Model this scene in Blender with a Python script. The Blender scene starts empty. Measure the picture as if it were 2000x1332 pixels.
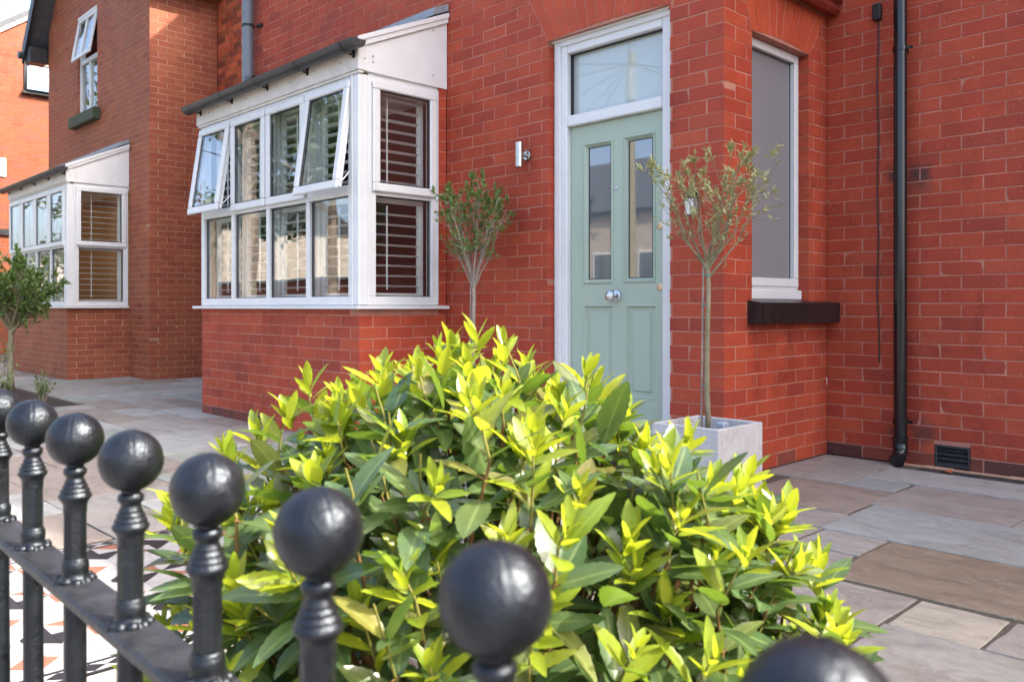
import bpy, math, random
import numpy as np
from mathutils import Vector, Matrix
random.seed(7); rng = np.random.default_rng(11)
sc = bpy.context.scene
COL = sc.collection
R = math.radians

# ------------------------------------------------------------------ camera
CAM = Vector((2.496, -4.03, 0.94)); FPX = 1650.0
cam_d = bpy.data.cameras.new('camera'); cam = bpy.data.objects.new('camera', cam_d); COL.objects.link(cam)
cam.location = CAM; cam.rotation_euler = (R(90), 0, math.atan2(.718, .696))
cam_d.sensor_width = 36; cam_d.lens = FPX / 2000 * 36; cam_d.shift_y = -66 / 2000
cam_d.clip_start = 0.02; cam_d.clip_end = 500
cam_d.dof.use_dof = True; cam_d.dof.focus_distance = 3.0; cam_d.dof.aperture_fstop = 9.5
sc.camera = cam
# ------------------------------------------------------------------ sky, sun, exposure
SUN = Vector((1.0, .614, 1.106)).normalized()
w = bpy.data.worlds.new('World'); sc.world = w; w.use_nodes = True
nt = w.node_tree; nt.nodes.clear()
sky = nt.nodes.new('ShaderNodeTexSky'); sky.sky_type = 'NISHITA'; sky.sun_disc = False
sky.sun_elevation = math.asin(SUN.z); sky.sun_rotation = math.atan2(SUN.x, SUN.y)
sky.air_density = .68; sky.dust_density = 5.0; sky.ozone_density = .0
bg = nt.nodes.new('ShaderNodeBackground'); bg.inputs[1].default_value = 0.15
wo = nt.nodes.new('ShaderNodeOutputWorld')
nt.links.new(sky.outputs[0], bg.inputs[0]); nt.links.new(bg.outputs[0], wo.inputs[0])
sl = bpy.data.lights.new('sun', 'SUN'); sl.energy = 2.0; sl.angle = R(.53); sl.color = (1, .95, .87)
so = bpy.data.objects.new('sun', sl); COL.objects.link(so); so.location = (20, 12, 22)
so.rotation_euler = (-SUN).to_track_quat('-Z', 'Y').to_euler()
sc.view_settings.view_transform = 'Standard'; sc.view_settings.look = 'None'
sc.view_settings.exposure = 2.44; sc.view_settings.gamma = 1
sc.cycles.max_bounces = 10; sc.cycles.transparent_max_bounces = 16
sc.cycles.caustics_reflective = False; sc.cycles.caustics_refractive = False
sc.cycles.use_denoising = True
sc.cycles.sample_clamp_indirect = 8

# ------------------------------------------------------------------ helpers
FW = np.array((-.718, .696)); RT = np.array((.696, .718))
def px(p):
    dx, dy = p[0] - CAM.x, p[1] - CAM.y
    s = dx * FW[0] + dy * FW[1]; l = dx * RT[0] + dy * RT[1]
    if s < .05: return (-9999, -9999, .05)
    return (1000 + FPX * l / s, 600 - FPX * (p[2] - CAM.z) / s, s)
def unpx(x, y, depth):
    u = (x - 1000) / FPX
    d = FW + u * RT
    return Vector((CAM.x + depth * d[0], CAM.y + depth * d[1], CAM.z - (y - 600) * depth / FPX))

def link(name, data, parent=None, mat=None):
    o = bpy.data.objects.new(name, data); COL.objects.link(o)
    if parent is not None: o.parent = parent
    if mat is not None and data is not None and len(data.materials) == 0: data.materials.append(mat)
    return o
def tag(o, label=None, cat=None, group=None, kind=None):
    if label: o['label'] = label
    if cat: o['category'] = cat
    if group: o['group'] = group
    if kind: o['kind'] = kind
    return o
def thing(name, label, cat, group=None, loc=None):
    o = bpy.data.objects.new(name, None); COL.objects.link(o); o.empty_display_size = .1
    return tag(o, label, cat, group)

class MB:
    def __init__(s): s.v = []; s.f = []
    def add(s, vs, fs):
        n = len(s.v); s.v += [tuple(v) for v in vs]; s.f += [tuple(i + n for i in f) for f in fs]; return s
    def box(s, x0, x1, y0, y1, z0, z1, bev=0.0):
        if x1 < x0: x0, x1 = x1, x0
        if y1 < y0: y0, y1 = y1, y0
        if z1 < z0: z0, z1 = z1, z0
        b = min(bev, .3 * (x1 - x0), .3 * (y1 - y0), .3 * (z1 - z0))
        if b <= 0:
            vs = [(x, y, z) for z in (z0, z1) for y in (y0, y1) for x in (x0, x1)]
            fs = [(0, 2, 3, 1), (4, 5, 7, 6), (0, 1, 5, 4), (2, 6, 7, 3), (0, 4, 6, 2), (1, 3, 7, 5)]
            return s.add(vs, fs)
        vs = []; idx = {}
        for k in range(2):
            for j in range(2):
                for i in range(2):
                    X = (x0, x1)[i]; Y = (y0, y1)[j]; Z = (z0, z1)[k]
                    sx, sy, sz = (1, -1)[i], (1, -1)[j], (1, -1)[k]
                    for a in range(3):
                        p = [X + sx * b, Y + sy * b, Z + sz * b]; p[a] = (X, Y, Z)[a]
                        idx[(i, j, k, a)] = len(vs); vs.append(p)
        I = idx; fs = []
        for (a, q) in ((0, [(0, 0), (1, 0), (1, 1), (0, 1)]),):
            for i in (0, 1):
                f = [I[(i, j, k, 0)] for j, k in q]; fs.append(f if i else f[::-1])
                f = [I[(k, i, j, 1)] for j, k in q]; fs.append(f if i else f[::-1])
                f = [I[(j, k, i, 2)] for j, k in q]; fs.append(f if i else f[::-1])
        for i in (0, 1):
            for j in (0, 1):
                o = (i == j)
                f = [I[(i, j, 0, 0)], I[(i, j, 1, 0)], I[(i, j, 1, 1)], I[(i, j, 0, 1)]]; fs.append(f[::-1] if o else f)
                f = [I[(i, 0, j, 0)], I[(i, 1, j, 0)], I[(i, 1, j, 2)], I[(i, 0, j, 2)]]; fs.append(f if o else f[::-1])
                f = [I[(0, i, j, 1)], I[(1, i, j, 1)], I[(1, i, j, 2)], I[(0, i, j, 2)]]; fs.append(f[::-1] if o else f)
        for i in (0, 1):
            for j in (0, 1):
                for k in (0, 1):
                    f = [I[(i, j, k, a)] for a in range(3)]; fs.append(f if (i + j + k) % 2 else f[::-1])
        return s.add(vs, fs)
    def lathe(s, prof, c=(0, 0, 0), n=16, axis='z', wob=0):
        """prof: list of (r, h) along the axis"""
        vs = []; m = len(prof)
        for (r, h) in prof:
            for i in range(n):
                a = 2 * math.pi * i / n
                p = (r * math.cos(a), r * math.sin(a), h)
                if axis == 'y': p = (p[0], p[2], p[1])
                if axis == 'x': p = (p[2], p[0], p[1])
                vs.append((c[0] + p[0], c[1] + p[1], c[2] + p[2]))
        fs = []
        for k in range(m - 1):
            for i in range(n):
                j = (i + 1) % n
                f = (k * n + i, k * n + j, (k + 1) * n + j, (k + 1) * n + i); fs.append(f if axis != 'y' else f[::-1])
        if prof[0][0] > 1e-6: fs.append(tuple(range(n))[::-1])
        if prof[-1][0] > 1e-6: fs.append(tuple((m - 1) * n + i for i in range(n)))
        return s.add(vs, fs)
    def tube(s, pts, rad, n=6, cap=True):
        pts = [Vector(p) for p in pts]
        if not hasattr(rad, '__len__'): rad = [rad] * len(pts)
        vs = []; up = None
        for i, p in enumerate(pts):
            t = (pts[min(i + 1, len(pts) - 1)] - pts[max(i - 1, 0)])
            if t.length < 1e-9: t = Vector((0, 0, 1))
            t.normalize()
            if up is None:
                up = Vector((0, 0, 1)) if abs(t.z) < .9 else Vector((1, 0, 0))
            x = up.cross(t)
            if x.length < 1e-6: x = Vector((1, 0, 0)).cross(t)
            x.normalize(); y = t.cross(x); up = y
            for k in range(n):
                a = 2 * math.pi * k / n
                vs.append(p + (x * math.cos(a) + y * math.sin(a)) * rad[i])
        fs = []
        for i in range(len(pts) - 1):
            for k in range(n):
                j = (k + 1) % n
                fs.append((i * n + k, i * n + j, (i + 1) * n + j, (i + 1) * n + k))
        if cap:
            fs.append(tuple(range(n))[::-1]); fs.append(tuple((len(pts) - 1) * n + k for k in range(n)))
        return s.add(vs, fs)
    def prism(s, poly, to3, d0, d1, inset=0.0):
        """poly: list of (a, b) counter-clockwise; to3(a, b, d) -> point; face at d1 is inset (chamfer)"""
        n = len(poly); cx = sum(p[0] for p in poly) / n; cy = sum(p[1] for p in poly) / n
        vs = [to3(a, b, d0) for a, b in poly]
        fs = [tuple(range(n))[::-1]]
        if inset > 0:
            vs += [to3(a, b, d1 - (1 if d1 > d0 else -1) * inset * .8) for a, b in poly]
            q = []
            for a, b in poly:
                sx = max(0, 1 - inset / max(abs(a - cx), 1e-6)); sy = max(0, 1 - inset / max(abs(b - cy), 1e-6))
                q.append((cx + (a - cx) * sx, cy + (b - cy) * sy))
            vs += [to3(a, b, d1) for a, b in q]; L = 3
        else:
            vs += [to3(a, b, d1) for a, b in poly]; L = 2
        for l in range(L - 1):
            for i in range(n):
                j = (i + 1) % n; fs.append((l * n + i, l * n + j, (l + 1) * n + j, (l + 1) * n + i))
        fs.append(tuple((L - 1) * n + i for i in range(n)))
        return s.add(vs, fs)
    def mesh(s, name, mat=None, smooth=False, recalc=True):
        me = bpy.data.meshes.new(name); me.from_pydata(s.v, [], s.f)
        if recalc:
            import bmesh
            bm = bmesh.new(); bm.from_mesh(me); bmesh.ops.recalc_face_normals(bm, faces=bm.faces); bm.to_mesh(me); bm.free()
        if smooth is True:
            me.polygons.foreach_set('use_smooth', [True] * len(me.polygons))
        elif smooth:
            me.polygons.foreach_set('use_smooth', [True] * len(me.polygons)); me.set_sharp_from_angle(angle=R(smooth))
        if mat: me.materials.append(mat)
        return me
    def build(s, name, mat, parent=None, smooth=False):
        return link(name, s.mesh(name, mat, smooth), parent)

# ------------------------------------------------------------------ materials
class NT:
    def __init__(s, name):
        s.m = bpy.data.materials.new(name); s.m.use_nodes = True; s.t = s.m.node_tree; s.t.nodes.clear()
        s.out = s.n('ShaderNodeOutputMaterial')
    def n(s, typ, **kw):
        nd = s.t.nodes.new(typ)
        for k, v in kw.items(): setattr(nd, k, v)
        return nd
    def l(s, a, b): s.t.links.new(a, b)
    def val(s, sock, v):
        if hasattr(v, 'is_output'): s.l(v, sock)
        else: sock.default_value = v
    def math(s, op, a, b=0.0, c=None):
        nd = s.n('ShaderNodeMath', operation=op); s.val(nd.inputs[0], a); s.val(nd.inputs[1], b)
        if c is not None: s.val(nd.inputs[2], c)
        return nd.outputs[0]
    def mix(s, f, a, b, mode='MIX'):
        nd = s.n('ShaderNodeMix', data_type='RGBA', blend_type=mode)
        s.val(nd.inputs[0], f)
        for i, v in ((6, a), (7, b)):
            if hasattr(v, 'is_output'): s.l(v, nd.inputs[i])
            else: nd.inputs[i].default_value = (*v[:3], 1)
        return nd.outputs[2]
    def ramp(s, fac, stops, interp='LINEAR'):
        nd = s.n('ShaderNodeValToRGB'); cr = nd.color_ramp; cr.interpolation = interp
        while len(cr.elements) < len(stops): cr.elements.new(.5)
        for e, (p, c) in zip(cr.elements, stops):
            e.position = p; e.color = (*c[:3], 1) if hasattr(c, '__len__') else (c, c, c, 1)
        s.val(nd.inputs[0], fac); return nd.outputs[0]
    def noise(s, scale, detail=4, rough=.6, vec=None, dist=0.0):
        nd = s.n('ShaderNodeTexNoise'); nd.inputs['Scale'].default_value = scale
        nd.inputs['Detail'].default_value = detail; nd.inputs['Roughness'].default_value = rough
        nd.inputs['Distortion'].default_value = dist
        if vec is not None: s.l(vec, nd.inputs['Vector'])
        return nd.outputs[0]
    def pos(s, scale=(1, 1, 1)):
        g = s.n('ShaderNodeNewGeometry')
        if scale == (1, 1, 1): return g.outputs['Position']
        mp = s.n('ShaderNodeMapping'); s.l(g.outputs['Position'], mp.inputs[0]); mp.inputs['Scale'].default_value = scale
        return mp.outputs[0]
    def rand(s):
        g = s.n('ShaderNodeNewGeometry'); o = s.n('ShaderNodeObjectInfo')
        return s.math('FRACT', s.math('ADD', g.outputs['Random Per Island'], o.outputs['Random']))
    def bump(s, h, strength=.3, dist=.01):
        b = s.n('ShaderNodeBump'); b.inputs['Strength'].default_value = strength; b.inputs['Distance'].default_value = dist
        s.l(h, b.inputs['Height']); return b.outputs[0]
    def bsdf(s, color, rough=.5, metal=0.0, spec=.5, normal=None, **kw):
        p = s.n('ShaderNodeBsdfPrincipled')
        if hasattr(color, 'is_output'): s.l(color, p.inputs['Base Color'])
        else: p.inputs['Base Color'].default_value = (*color[:3], 1)
        s.val(p.inputs['Roughness'], rough); p.inputs['Metallic'].default_value = metal
        p.inputs['Specular IOR Level'].default_value = spec
        if normal is not None: s.l(normal, p.inputs['Normal'])
        for k, v in kw.items(): s.val(p.inputs[k.replace('_', ' ')], v)
        return p.outputs[0]
    def done(s, sh): s.l(sh, s.out.inputs[0]); return s.m

def simple(name, col, rough=.5, metal=0.0, nscale=25, namp=.12, bump=.0, bscale=60, spec=.5):
    t = NT(name); nz = t.noise(nscale, 5, .6, t.pos())
    f = t.ramp(nz, [(.25, 1 - namp * 1.6), (.75, 1 + namp)])
    c = t.mix(1.0, col, f, 'MULTIPLY')
    nr = t.bump(t.noise(bscale, 4, .6, t.pos()), bump, .01) if bump else None
    return t.done(t.bsdf(c, t.math('MULTIPLY_ADD', nz, .18, rough - .09), metal, spec, nr))

def brick_mat(name, cols, speck=(.55, .36, .3), dirt=.35, lime=.5, stains=(), blooms=()):
    t = NT(name); r = t.rand(); P = t.pos()
    st = [(i / len(cols), c) for i, c in enumerate(cols)]
    c = t.ramp(r, st, 'LINEAR')
    n1 = t.noise(7, 5, .65, P); c = t.mix(1.0, c, t.ramp(n1, [(.3, .86), (.7, 1.12)]), 'MULTIPLY')
    n2 = t.noise(60, 4, .7, P); c = t.mix(1.0, c, t.ramp(n2, [(.3, .88), (.7, 1.1)]), 'MULTIPLY')
    n3 = t.noise(1.1, 6, .7, P); c = t.mix(t.ramp(n3, [(.52, 0.0), (.75, dirt)]), c, t.mix(1.0, c, (.5, .5, .5), 'MULTIPLY'))
    n5 = t.noise(3.2, 7, .75, P, .6); c = t.mix(t.ramp(n5, [(.66, 0.0), (.76, lime * .4)]), c, (.40, .21, .17))
    n4 = t.noise(95, 2, .5, P); c = t.mix(t.ramp(n4, [(.715, 0.0), (.74, .8)]), c, speck)
    n6 = t.noise(2.4, 8, .72, t.pos((1, 1, .45)), .4); c = t.mix(t.ramp(n6, [(.56, 0.0), (.70, .5)]), c, t.mix(1.0, c, (.38, .36, .38), 'MULTIPLY'))
    n7 = t.noise(16, 8, .8, P, 1.0); c = t.mix(t.ramp(n7, [(.70, 0.0), (.735, lime)]), c, (.46, .25, .19))
    for (sx, sy, sz, rad, amt) in [(*q, None) if len(q) == 4 else q for q in blooms] + list(stains):
        wv = t.n('ShaderNodeVectorMath', operation='ADD'); nz = t.n('ShaderNodeTexNoise'); nz.inputs['Scale'].default_value = 9; nz.inputs['Detail'].default_value = 6
        sc_ = t.n('ShaderNodeVectorMath', operation='MULTIPLY_ADD'); t.l(nz.outputs['Color'], sc_.inputs[0]); sc_.inputs[1].default_value = (rad * 1.6,) * 3; sc_.inputs[2].default_value = (-rad * .8,) * 3
        t.l(P, nz.inputs['Vector']); t.l(P, wv.inputs[0]); t.l(sc_.outputs[0], wv.inputs[1])
        ds = t.n('ShaderNodeVectorMath', operation='DISTANCE'); t.l(wv.outputs[0], ds.inputs[0]); ds.inputs[1].default_value = (sx, sy, sz)
        c = t.mix(t.ramp(t.math('DIVIDE', ds.outputs['Value'], rad), [(.35, amt or .0), (1.0, 0.0)] if amt else [(.55, .75), (.75, 0.0)]), c, (.05, .035, .032) if amt else (.46, .27, .21))
    nr = t.bump(t.noise(140, 4, .7, P), .22, .004)
    return t.done(t.bsdf(c, t.math('MULTIPLY_ADD', n1, .3, .45), 0, .22, nr))
def mortar_mat(name, col):
    t = NT(name); P = t.pos(); n = t.noise(5, 6, .7, P)
    c = t.mix(1.0, col, t.ramp(n, [(.3, .68), (.65, 1.1)]), 'MULTIPLY')
    return t.done(t.bsdf(c, .9, 0, .2, t.bump(t.noise(200, 3, .7, P), .5, .004)))

M = {}
M['brick'] = brick_mat('red_brick', [(.40, .067, .032), (.415, .075, .035), (.375, .060, .031), (.405, .068, .032), (.42, .080, .038), (.31, .053, .032), (.39, .065, .031), (.36, .058, .031)], stains=[(.435, 1.215, 1.74, .075, .85), (.575, 1.215, 1.73, .085, .85), (.60, 1.215, .20, .09, .7), (.42, 1.215, .16, .08, .6), (.52, 1.215, 1.66, .16, .35)])
M['brick_sooty'] = brick_mat('sooty_brick', [(.13, .042, .034), (.20, .052, .036), (.085, .04, .036), (.23, .06, .04)], lime=1.0)
M['brick_arch'] = brick_mat('arch_brick', [(.43, .072, .032), (.40, .065, .030), (.45, .080, .035)], lime=.4)
M['brick_old'] = brick_mat('old_brick', [(.42, .085, .035), (.16, .045, .025), (.47, .11, .04), (.38, .07, .03), (.20, .05, .03), (.50, .11, .045)])
M['brick_nb'] = brick_mat('neighbour_brick', [(.34, .102, .052), (.30, .082, .046), (.36, .115, .054), (.28, .075, .045), (.32, .098, .05)], lime=.2)
M['brick_far'] = brick_mat('orange_brick', [(.25, .066, .028), (.27, .076, .033), (.23, .058, .025), (.26, .07, .03), (.20, .068, .04)], dirt=.15, lime=.2)
M['mortar'] = mortar_mat('pink_mortar', (.47, .215, .155))
M['mortar_nb'] = mortar_mat('buff_mortar', (.46, .29, .19))
M['mortar_dark'] = mortar_mat('brown_mortar', (.25, .13, .08))
M['white'] = simple('white_upvc', (.705, .72, .705), .32, namp=.045, nscale=5)
M['cream'] = simple('cream_fascia', (.66, .625, .56), .45, namp=.12, nscale=8)
M['gasket'] = simple('black_gasket', (.02, .02, .022), .5)
M['gutter'] = simple('black_gutter', (.035, .037, .04), .38, namp=.3, nscale=14)
M['pipe_black'] = simple('black_pipe', (.010, .011, .012), .16, namp=.2, nscale=8)
M['pipe_grey'] = simple('grey_pipe', (.16, .19, .215), .45, namp=.08)
M['lead'] = simple('lead', (.26, .30, .32), .5, namp=.25, nscale=20)
M['slate'] = simple('slate', (.07, .075, .085), .6, namp=.25, nscale=12, bump=.4)
M['steel'] = simple('brushed_steel', (.48, .475, .46), .26, 1.0, namp=.05)
M['brass'] = simple('satin_brass', (.55, .43, .30), .35, 1.0, namp=.1)
M['chrome'] = simple('satin_chrome', (.62, .63, .65), .22, 1.0, namp=.04)
M['black_wood'] = simple('black_paint', (.018, .019, .02), .45, namp=.3)
M['green_wood'] = simple('mossy_paint', (.04, .06, .025), .6, namp=.4, nscale=9)
M['grey_plastic'] = simple('grey_plastic', (.30, .33, .36), .5)
M['black_plastic'] = simple('black_plastic', (.012, .012, .013), .45)
M['white_plastic'] = simple('white_plastic', (.75, .75, .74), .4, namp=.03)
M['terracotta'] = simple('glazed_terracotta', (.20, .032, .02), .25, namp=.2)
M['soil'] = simple('soil', (.045, .030, .020), .95, namp=.5, nscale=40, bump=1.0, bscale=90)
M['stone_sill'] = None
M['asphalt'] = simple('asphalt', (.06, .06, .062), .85, namp=.2, nscale=60, bump=.4, bscale=200)
M['louvre'] = simple('shutter_white', (.84, .85, .84), .4, namp=.02)
M['bin'] = simple('rust_leaf', (.45, .12, .03), .7)

def mk_sill():
    t = NT('black_stone'); P = t.pos(); n = t.noise(30, 5, .7, t.pos((1, 1, .25)))
    c = t.ramp(n, [(.3, (.006, .006, .007)), (.72, (.022, .020, .020))])
    return t.done(t.bsdf(c, .33, 0, .5, t.bump(t.noise(80, 4, .6, P), .3, .005)))
M['stone_sill'] = mk_sill()
def mk_door():
    t = NT('sage_door'); P = t.pos((60, 60, 1.4)); n = t.noise(3, 6, .7, P, .8)
    c = t.mix(1.0, (.375, .465, .37), t.ramp(n, [(.2, .97), (.8, 1.03)]), 'MULTIPLY')
    return t.done(t.bsdf(c, .42, 0, .4, t.bump(n, .12, .002)))
M['door'] = mk_door()
def mk_glass(name, tint=(1, 1, 1), ior=1.62, rough=0.0):
    t = NT(name); tr = t.n('ShaderNodeBsdfTransparent'); tr.inputs[0].default_value = (*tint, 1)
    P = t.pos(); nr = t.bump(t.noise(2.2, 2, .5, P), .02, .04)
    gl = t.n('ShaderNodeBsdfGlossy'); gl.inputs['Roughness'].default_value = rough; t.l(nr, gl.inputs['Normal'])
    g_ = t.n('ShaderNodeNewGeometry'); dt = t.n('ShaderNodeVectorMath', operation='DOT_PRODUCT')
    t.l(g_.outputs['Incoming'], dt.inputs[0]); t.l(g_.outputs['Normal'], dt.inputs[1])
    c = t.math('ABSOLUTE', dt.outputs['Value']); f5 = t.math('POWER', t.math('SUBTRACT', 1.0, c), 5.0)
    mx = t.n('ShaderNodeMixShader'); t.l(t.math('MULTIPLY_ADD', f5, .88, .12), mx.inputs[0])
    t.l(tr.outputs[0], mx.inputs[1]); t.l(gl.outputs[0], mx.inputs[2])
    return t.done(mx.outputs[0])
M['glass'] = mk_glass('window_glass', (.95, .975, .965))
def mk_frost(name, col, ior, rough):
    t = NT(name); df = t.n('ShaderNodeBsdfDiffuse'); df.inputs[0].default_value = (*col, 1)
    gl = t.n('ShaderNodeBsdfGlossy'); gl.inputs['Roughness'].default_value = rough
    fr = t.n('ShaderNodeFresnel'); fr.inputs[0].default_value = ior
    mx = t.n('ShaderNodeMixShader'); t.l(fr.outputs[0], mx.inputs[0]); t.l(df.outputs[0], mx.inputs[1]); t.l(gl.outputs[0], mx.inputs[2])
    return t.done(mx.outputs[0])
M['frost'] = mk_frost('satin_glass', (.10, .12, .13), 2.6, .02)
M['frost_top'] = mk_frost('obscured_glass', (.42, .48, .45), 2.0, .02)
M['frost_side'] = mk_frost('grey_obscured_glass', (.23, .235, .24), 1.5, .3)
def mk_concrete():
    t = NT('cast_concrete'); P = t.pos(); n = t.noise(9, 7, .7, P); n2 = t.noise(50, 4, .7, P)
    c = t.ramp(n, [(.3, (.42, .415, .40)), (.7, (.56, .555, .54))])
    c = t.mix(1.0, c, t.ramp(n2, [(.3, .9), (.7, 1.06)]), 'MULTIPLY')
    v = t.noise(120, 2, .5, P); c = t.mix(t.ramp(v, [(.70, 0.0), (.74, .7)]), c, (.12, .115, .11))
    return t.done(t.bsdf(c, .8, 0, .3, t.bump(n2, .25, .005)))
M['concrete'] = mk_concrete()
def mk_slab():
    t = NT('riven_sandstone'); oi = t.n('ShaderNodeObjectInfo'); P = t.pos()
    off = t.n('ShaderNodeVectorMath', operation='MULTIPLY_ADD')
    cv = t.n('ShaderNodeCombineXYZ'); t.l(oi.outputs['Random'], cv.inputs[0]); t.l(oi.outputs['Random'], cv.inputs[1])
    mp = t.n('ShaderNodeMapping'); t.l(P, mp.inputs[0]); mp.inputs['Scale'].default_value = (1.8, 3.0, 1)
    mp.inputs['Rotation'].default_value = (0, 0, .35)
    t.l(mp.outputs[0], off.inputs[0]); off.inputs[1].default_value = (1, 1, 1)
    sc_ = t.n('ShaderNodeVectorMath', operation='SCALE'); t.l(cv.outputs[0], sc_.inputs[0]); sc_.inputs['Scale'].default_value = 37
    t.l(sc_.outputs[0], off.inputs[2])
    V = off.outputs[0]
    n = t.noise(2.2, 8, .68, V, 1.2); n2 = t.noise(26, 6, .7, P); n3 = t.noise(1.7, 5, .6, V, .5)
    c = t.mix(1.0, oi.outputs['Color'], t.ramp(n, [(.28, .70), (.5, .98), (.74, 1.2)]), 'MULTIPLY')
    c = t.mix(t.ramp(n3, [(.55, 0.0), (.72, .45)]), c, (.19, .15, .105))
    c = t.mix(1.0, c, t.ramp(n2, [(.3, .88), (.7, 1.1)]), 'MULTIPLY')
    vein = t.n('ShaderNodeTexNoise'); vein.inputs['Scale'].default_value = 3.1; vein.inputs['Detail'].default_value = 8
    t.l(V, vein.inputs['Vector'])
    c = t.mix(t.ramp(vein.outputs[0], [(.492, 0.0), (.502, .28), (.512, 0.0)]), c, (.45, .42, .38))
    h = t.math('ADD', t.math('MULTIPLY', n, 1.0), t.math('MULTIPLY', n2, .22))
    return t.done(t.bsdf(c, t.math('MULTIPLY_ADD', n2, .3, .45), 0, .4, t.bump(h, .9, .016)))
M['slab'] = mk_slab()
M['joint'] = simple('jointing', (.13, .105, .08), .95, namp=.4, nscale=60, bump=.8, bscale=160)
def mk_tile(name, col):
    t = NT(name); P = t.pos(); r = t.rand(); n = t.noise(40, 4, .6, P)
    c = t.mix(1.0, col, t.ramp(r, [(0, .92), (1, 1.05)]), 'MULTIPLY')
    c = t.mix(1.0, c, t.ramp(n, [(.3, .95), (.7, 1.03)]), 'MULTIPLY')
    return t.done(t.bsdf(c, .35, 0, .4))
M['tile_white'] = mk_tile('white_tile', (.36, .355, .34)); M['tile_black'] = mk_tile('black_tile', (.018, .018, .02))
M['tile_red'] = mk_tile('terracotta_tile', (.30, .12, .07))
def mk_iron():
    t = NT('black_iron_paint'); P = t.pos(); n = t.noise(40, 6, .7, P); n2 = t.noise(160, 4, .6, P)
    c = t.ramp(n, [(.3, (.0025, .0032, .0048)), (.62, (.006, .0068, .0092)), (.80, (.018, .019, .022))])
    return t.done(t.bsdf(c, t.math('MULTIPLY_ADD', n, .26, .22), 0, .5, Specular_Tint=(.8, .9, 1, 1), normal= t.bump(t.math('ADD', n, t.math('MULTIPLY', n2, .5)), .30, .005)))
M['iron'] = mk_iron()
M['iron_rail'] = simple('dusty_sheen_iron_paint', (.024, .025, .028), .45, namp=.4, nscale=45, bump=.25, bscale=120)  # lighter base colour carries both dust and the sky's sheen on the rail
def mk_leaf(name, cols, trans, tfac, rough, vein=None, spec=.5):
    t = NT(name); r = t.rand(); P = t.pos()
    c = t.ramp(r, [(i / max(1, len(cols) - 1), q) for i, q in enumerate(cols)])
    c = t.mix(1.0, c, t.ramp(t.noise(70, 5, .7, P), [(.3, .72), (.5, 1.0), (.7, 1.2)]), 'MULTIPLY')
    if vein:
        uv = t.n('ShaderNodeAttribute', attribute_name='lf'); sep = t.n('ShaderNodeSeparateColor'); t.l(uv.outputs['Color'], sep.inputs[0])
        c = t.mix(t.ramp(sep.outputs[0], [(.0, .75), (.11, .12), (.2, 0.0)]), c, vein)
    b = t.bsdf(c, rough, 0, spec, t.bump(t.noise(120, 3, .6, P), .12, .003))
    tl = t.n('ShaderNodeBsdfTranslucent'); tl.inputs[0].default_value = (*trans, 1)
    mx = t.n('ShaderNodeMixShader'); mx.inputs[0].default_value = tfac
    t.l(b, mx.inputs[1]); t.l(tl.outputs[0], mx.inputs[2]); return t.done(mx.outputs[0])
M['young'] = mk_leaf('young_leaf', [(.25, .34, .028), (.32, .37, .03), (.17, .28, .03), (.36, .38, .03)], (.52, .58, .03), .5, .32, (.36, .42, .08), spec=.7)
M['mature'] = mk_leaf('mature_leaf', [(.055, .10, .035), (.080, .13, .045), (.045, .088, .034), (.10, .145, .055), (.06, .11, .04), (.075, .12, .045), (.19, .17, .04)], (.22, .36, .03), .30, .30, (.24, .30, .10), spec=.75)
M['olive'] = mk_leaf('olive_leaf', [(.42, .44, .19), (.48, .49, .24), (.30, .36, .13), (.54, .44, .20)], (.25, .27, .09), .25, .5)
M['bay_leaf'] = mk_leaf('green_leaf', [(.12, .22, .05), (.16, .27, .06), (.20, .25, .09), (.10, .18, .045)], (.14, .26, .03), .3, .4)
M['dark_leaf'] = mk_leaf('tree_leaf', [(.035, .075, .022), (.055, .10, .03), (.03, .06, .02), (.08, .12, .04)], (.10, .18, .03), .3, .4)
def mk_bark(name, a, b):
    t = NT(name); n = t.noise(14, 6, .7, t.pos((3, 3, 1)))
    return t.done(t.bsdf(t.ramp(n, [(.3, a), (.7, b)]), .85, 0, .3, t.bump(n, .5, .006)))
M['bark_olive'] = mk_bark('mossy_bark', (.15, .13, .07), (.30, .27, .17)); M['bark_grey'] = mk_bark('grey_bark', (.22, .17, .13), (.40, .34, .28))
M['twig'] = mk_bark('red_twig', (.10, .045, .02), (.20, .12, .035)); M['stem'] = mk_bark('green_stem', (.14, .15, .03), (.20, .17, .04))
M['tie'] = simple('tie', (.02, .30, .26), .5)
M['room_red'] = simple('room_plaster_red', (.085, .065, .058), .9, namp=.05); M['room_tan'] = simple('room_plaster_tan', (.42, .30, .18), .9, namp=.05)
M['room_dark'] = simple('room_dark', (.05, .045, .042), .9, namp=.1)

# ------------------------------------------------------------------ ground, street
def sheet(name, x0, x1, y0, y1, z, mat, kind='structure'):
    o = MB().box(x0, x1, y0, y1, z - .05, z).build(name, mat)
    return tag(o, kind=kind)
g = MB().add([(-300, -300, -.10), (300, -300, -.10), (300, 300, -.10), (-300, 300, -.10)], [(0, 1, 2, 3)]).build('ground', M['asphalt']); tag(g, kind='structure')
road = sheet('road', -80, 80, -11.5, -5.6, -.03, M['asphalt'])
pavement = sheet('pavement', -80, 80, -5.55, -3.92, .0, simple('pavement_flags', (.22, .21, .2), .85, namp=.12, nscale=3))
tag(sheet('kerb', -80, 80, -5.68, -5.55, .005, M['concrete']), kind='structure')
far_pavement = sheet('far_pavement', -80, 80, -14, -11.5, .0, simple('far_flags', (.25, .24, .22), .85, namp=.12, nscale=3))
paving = sheet('paving', -20, 8, -3.70, 1.3, -.007, M['joint'])

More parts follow.
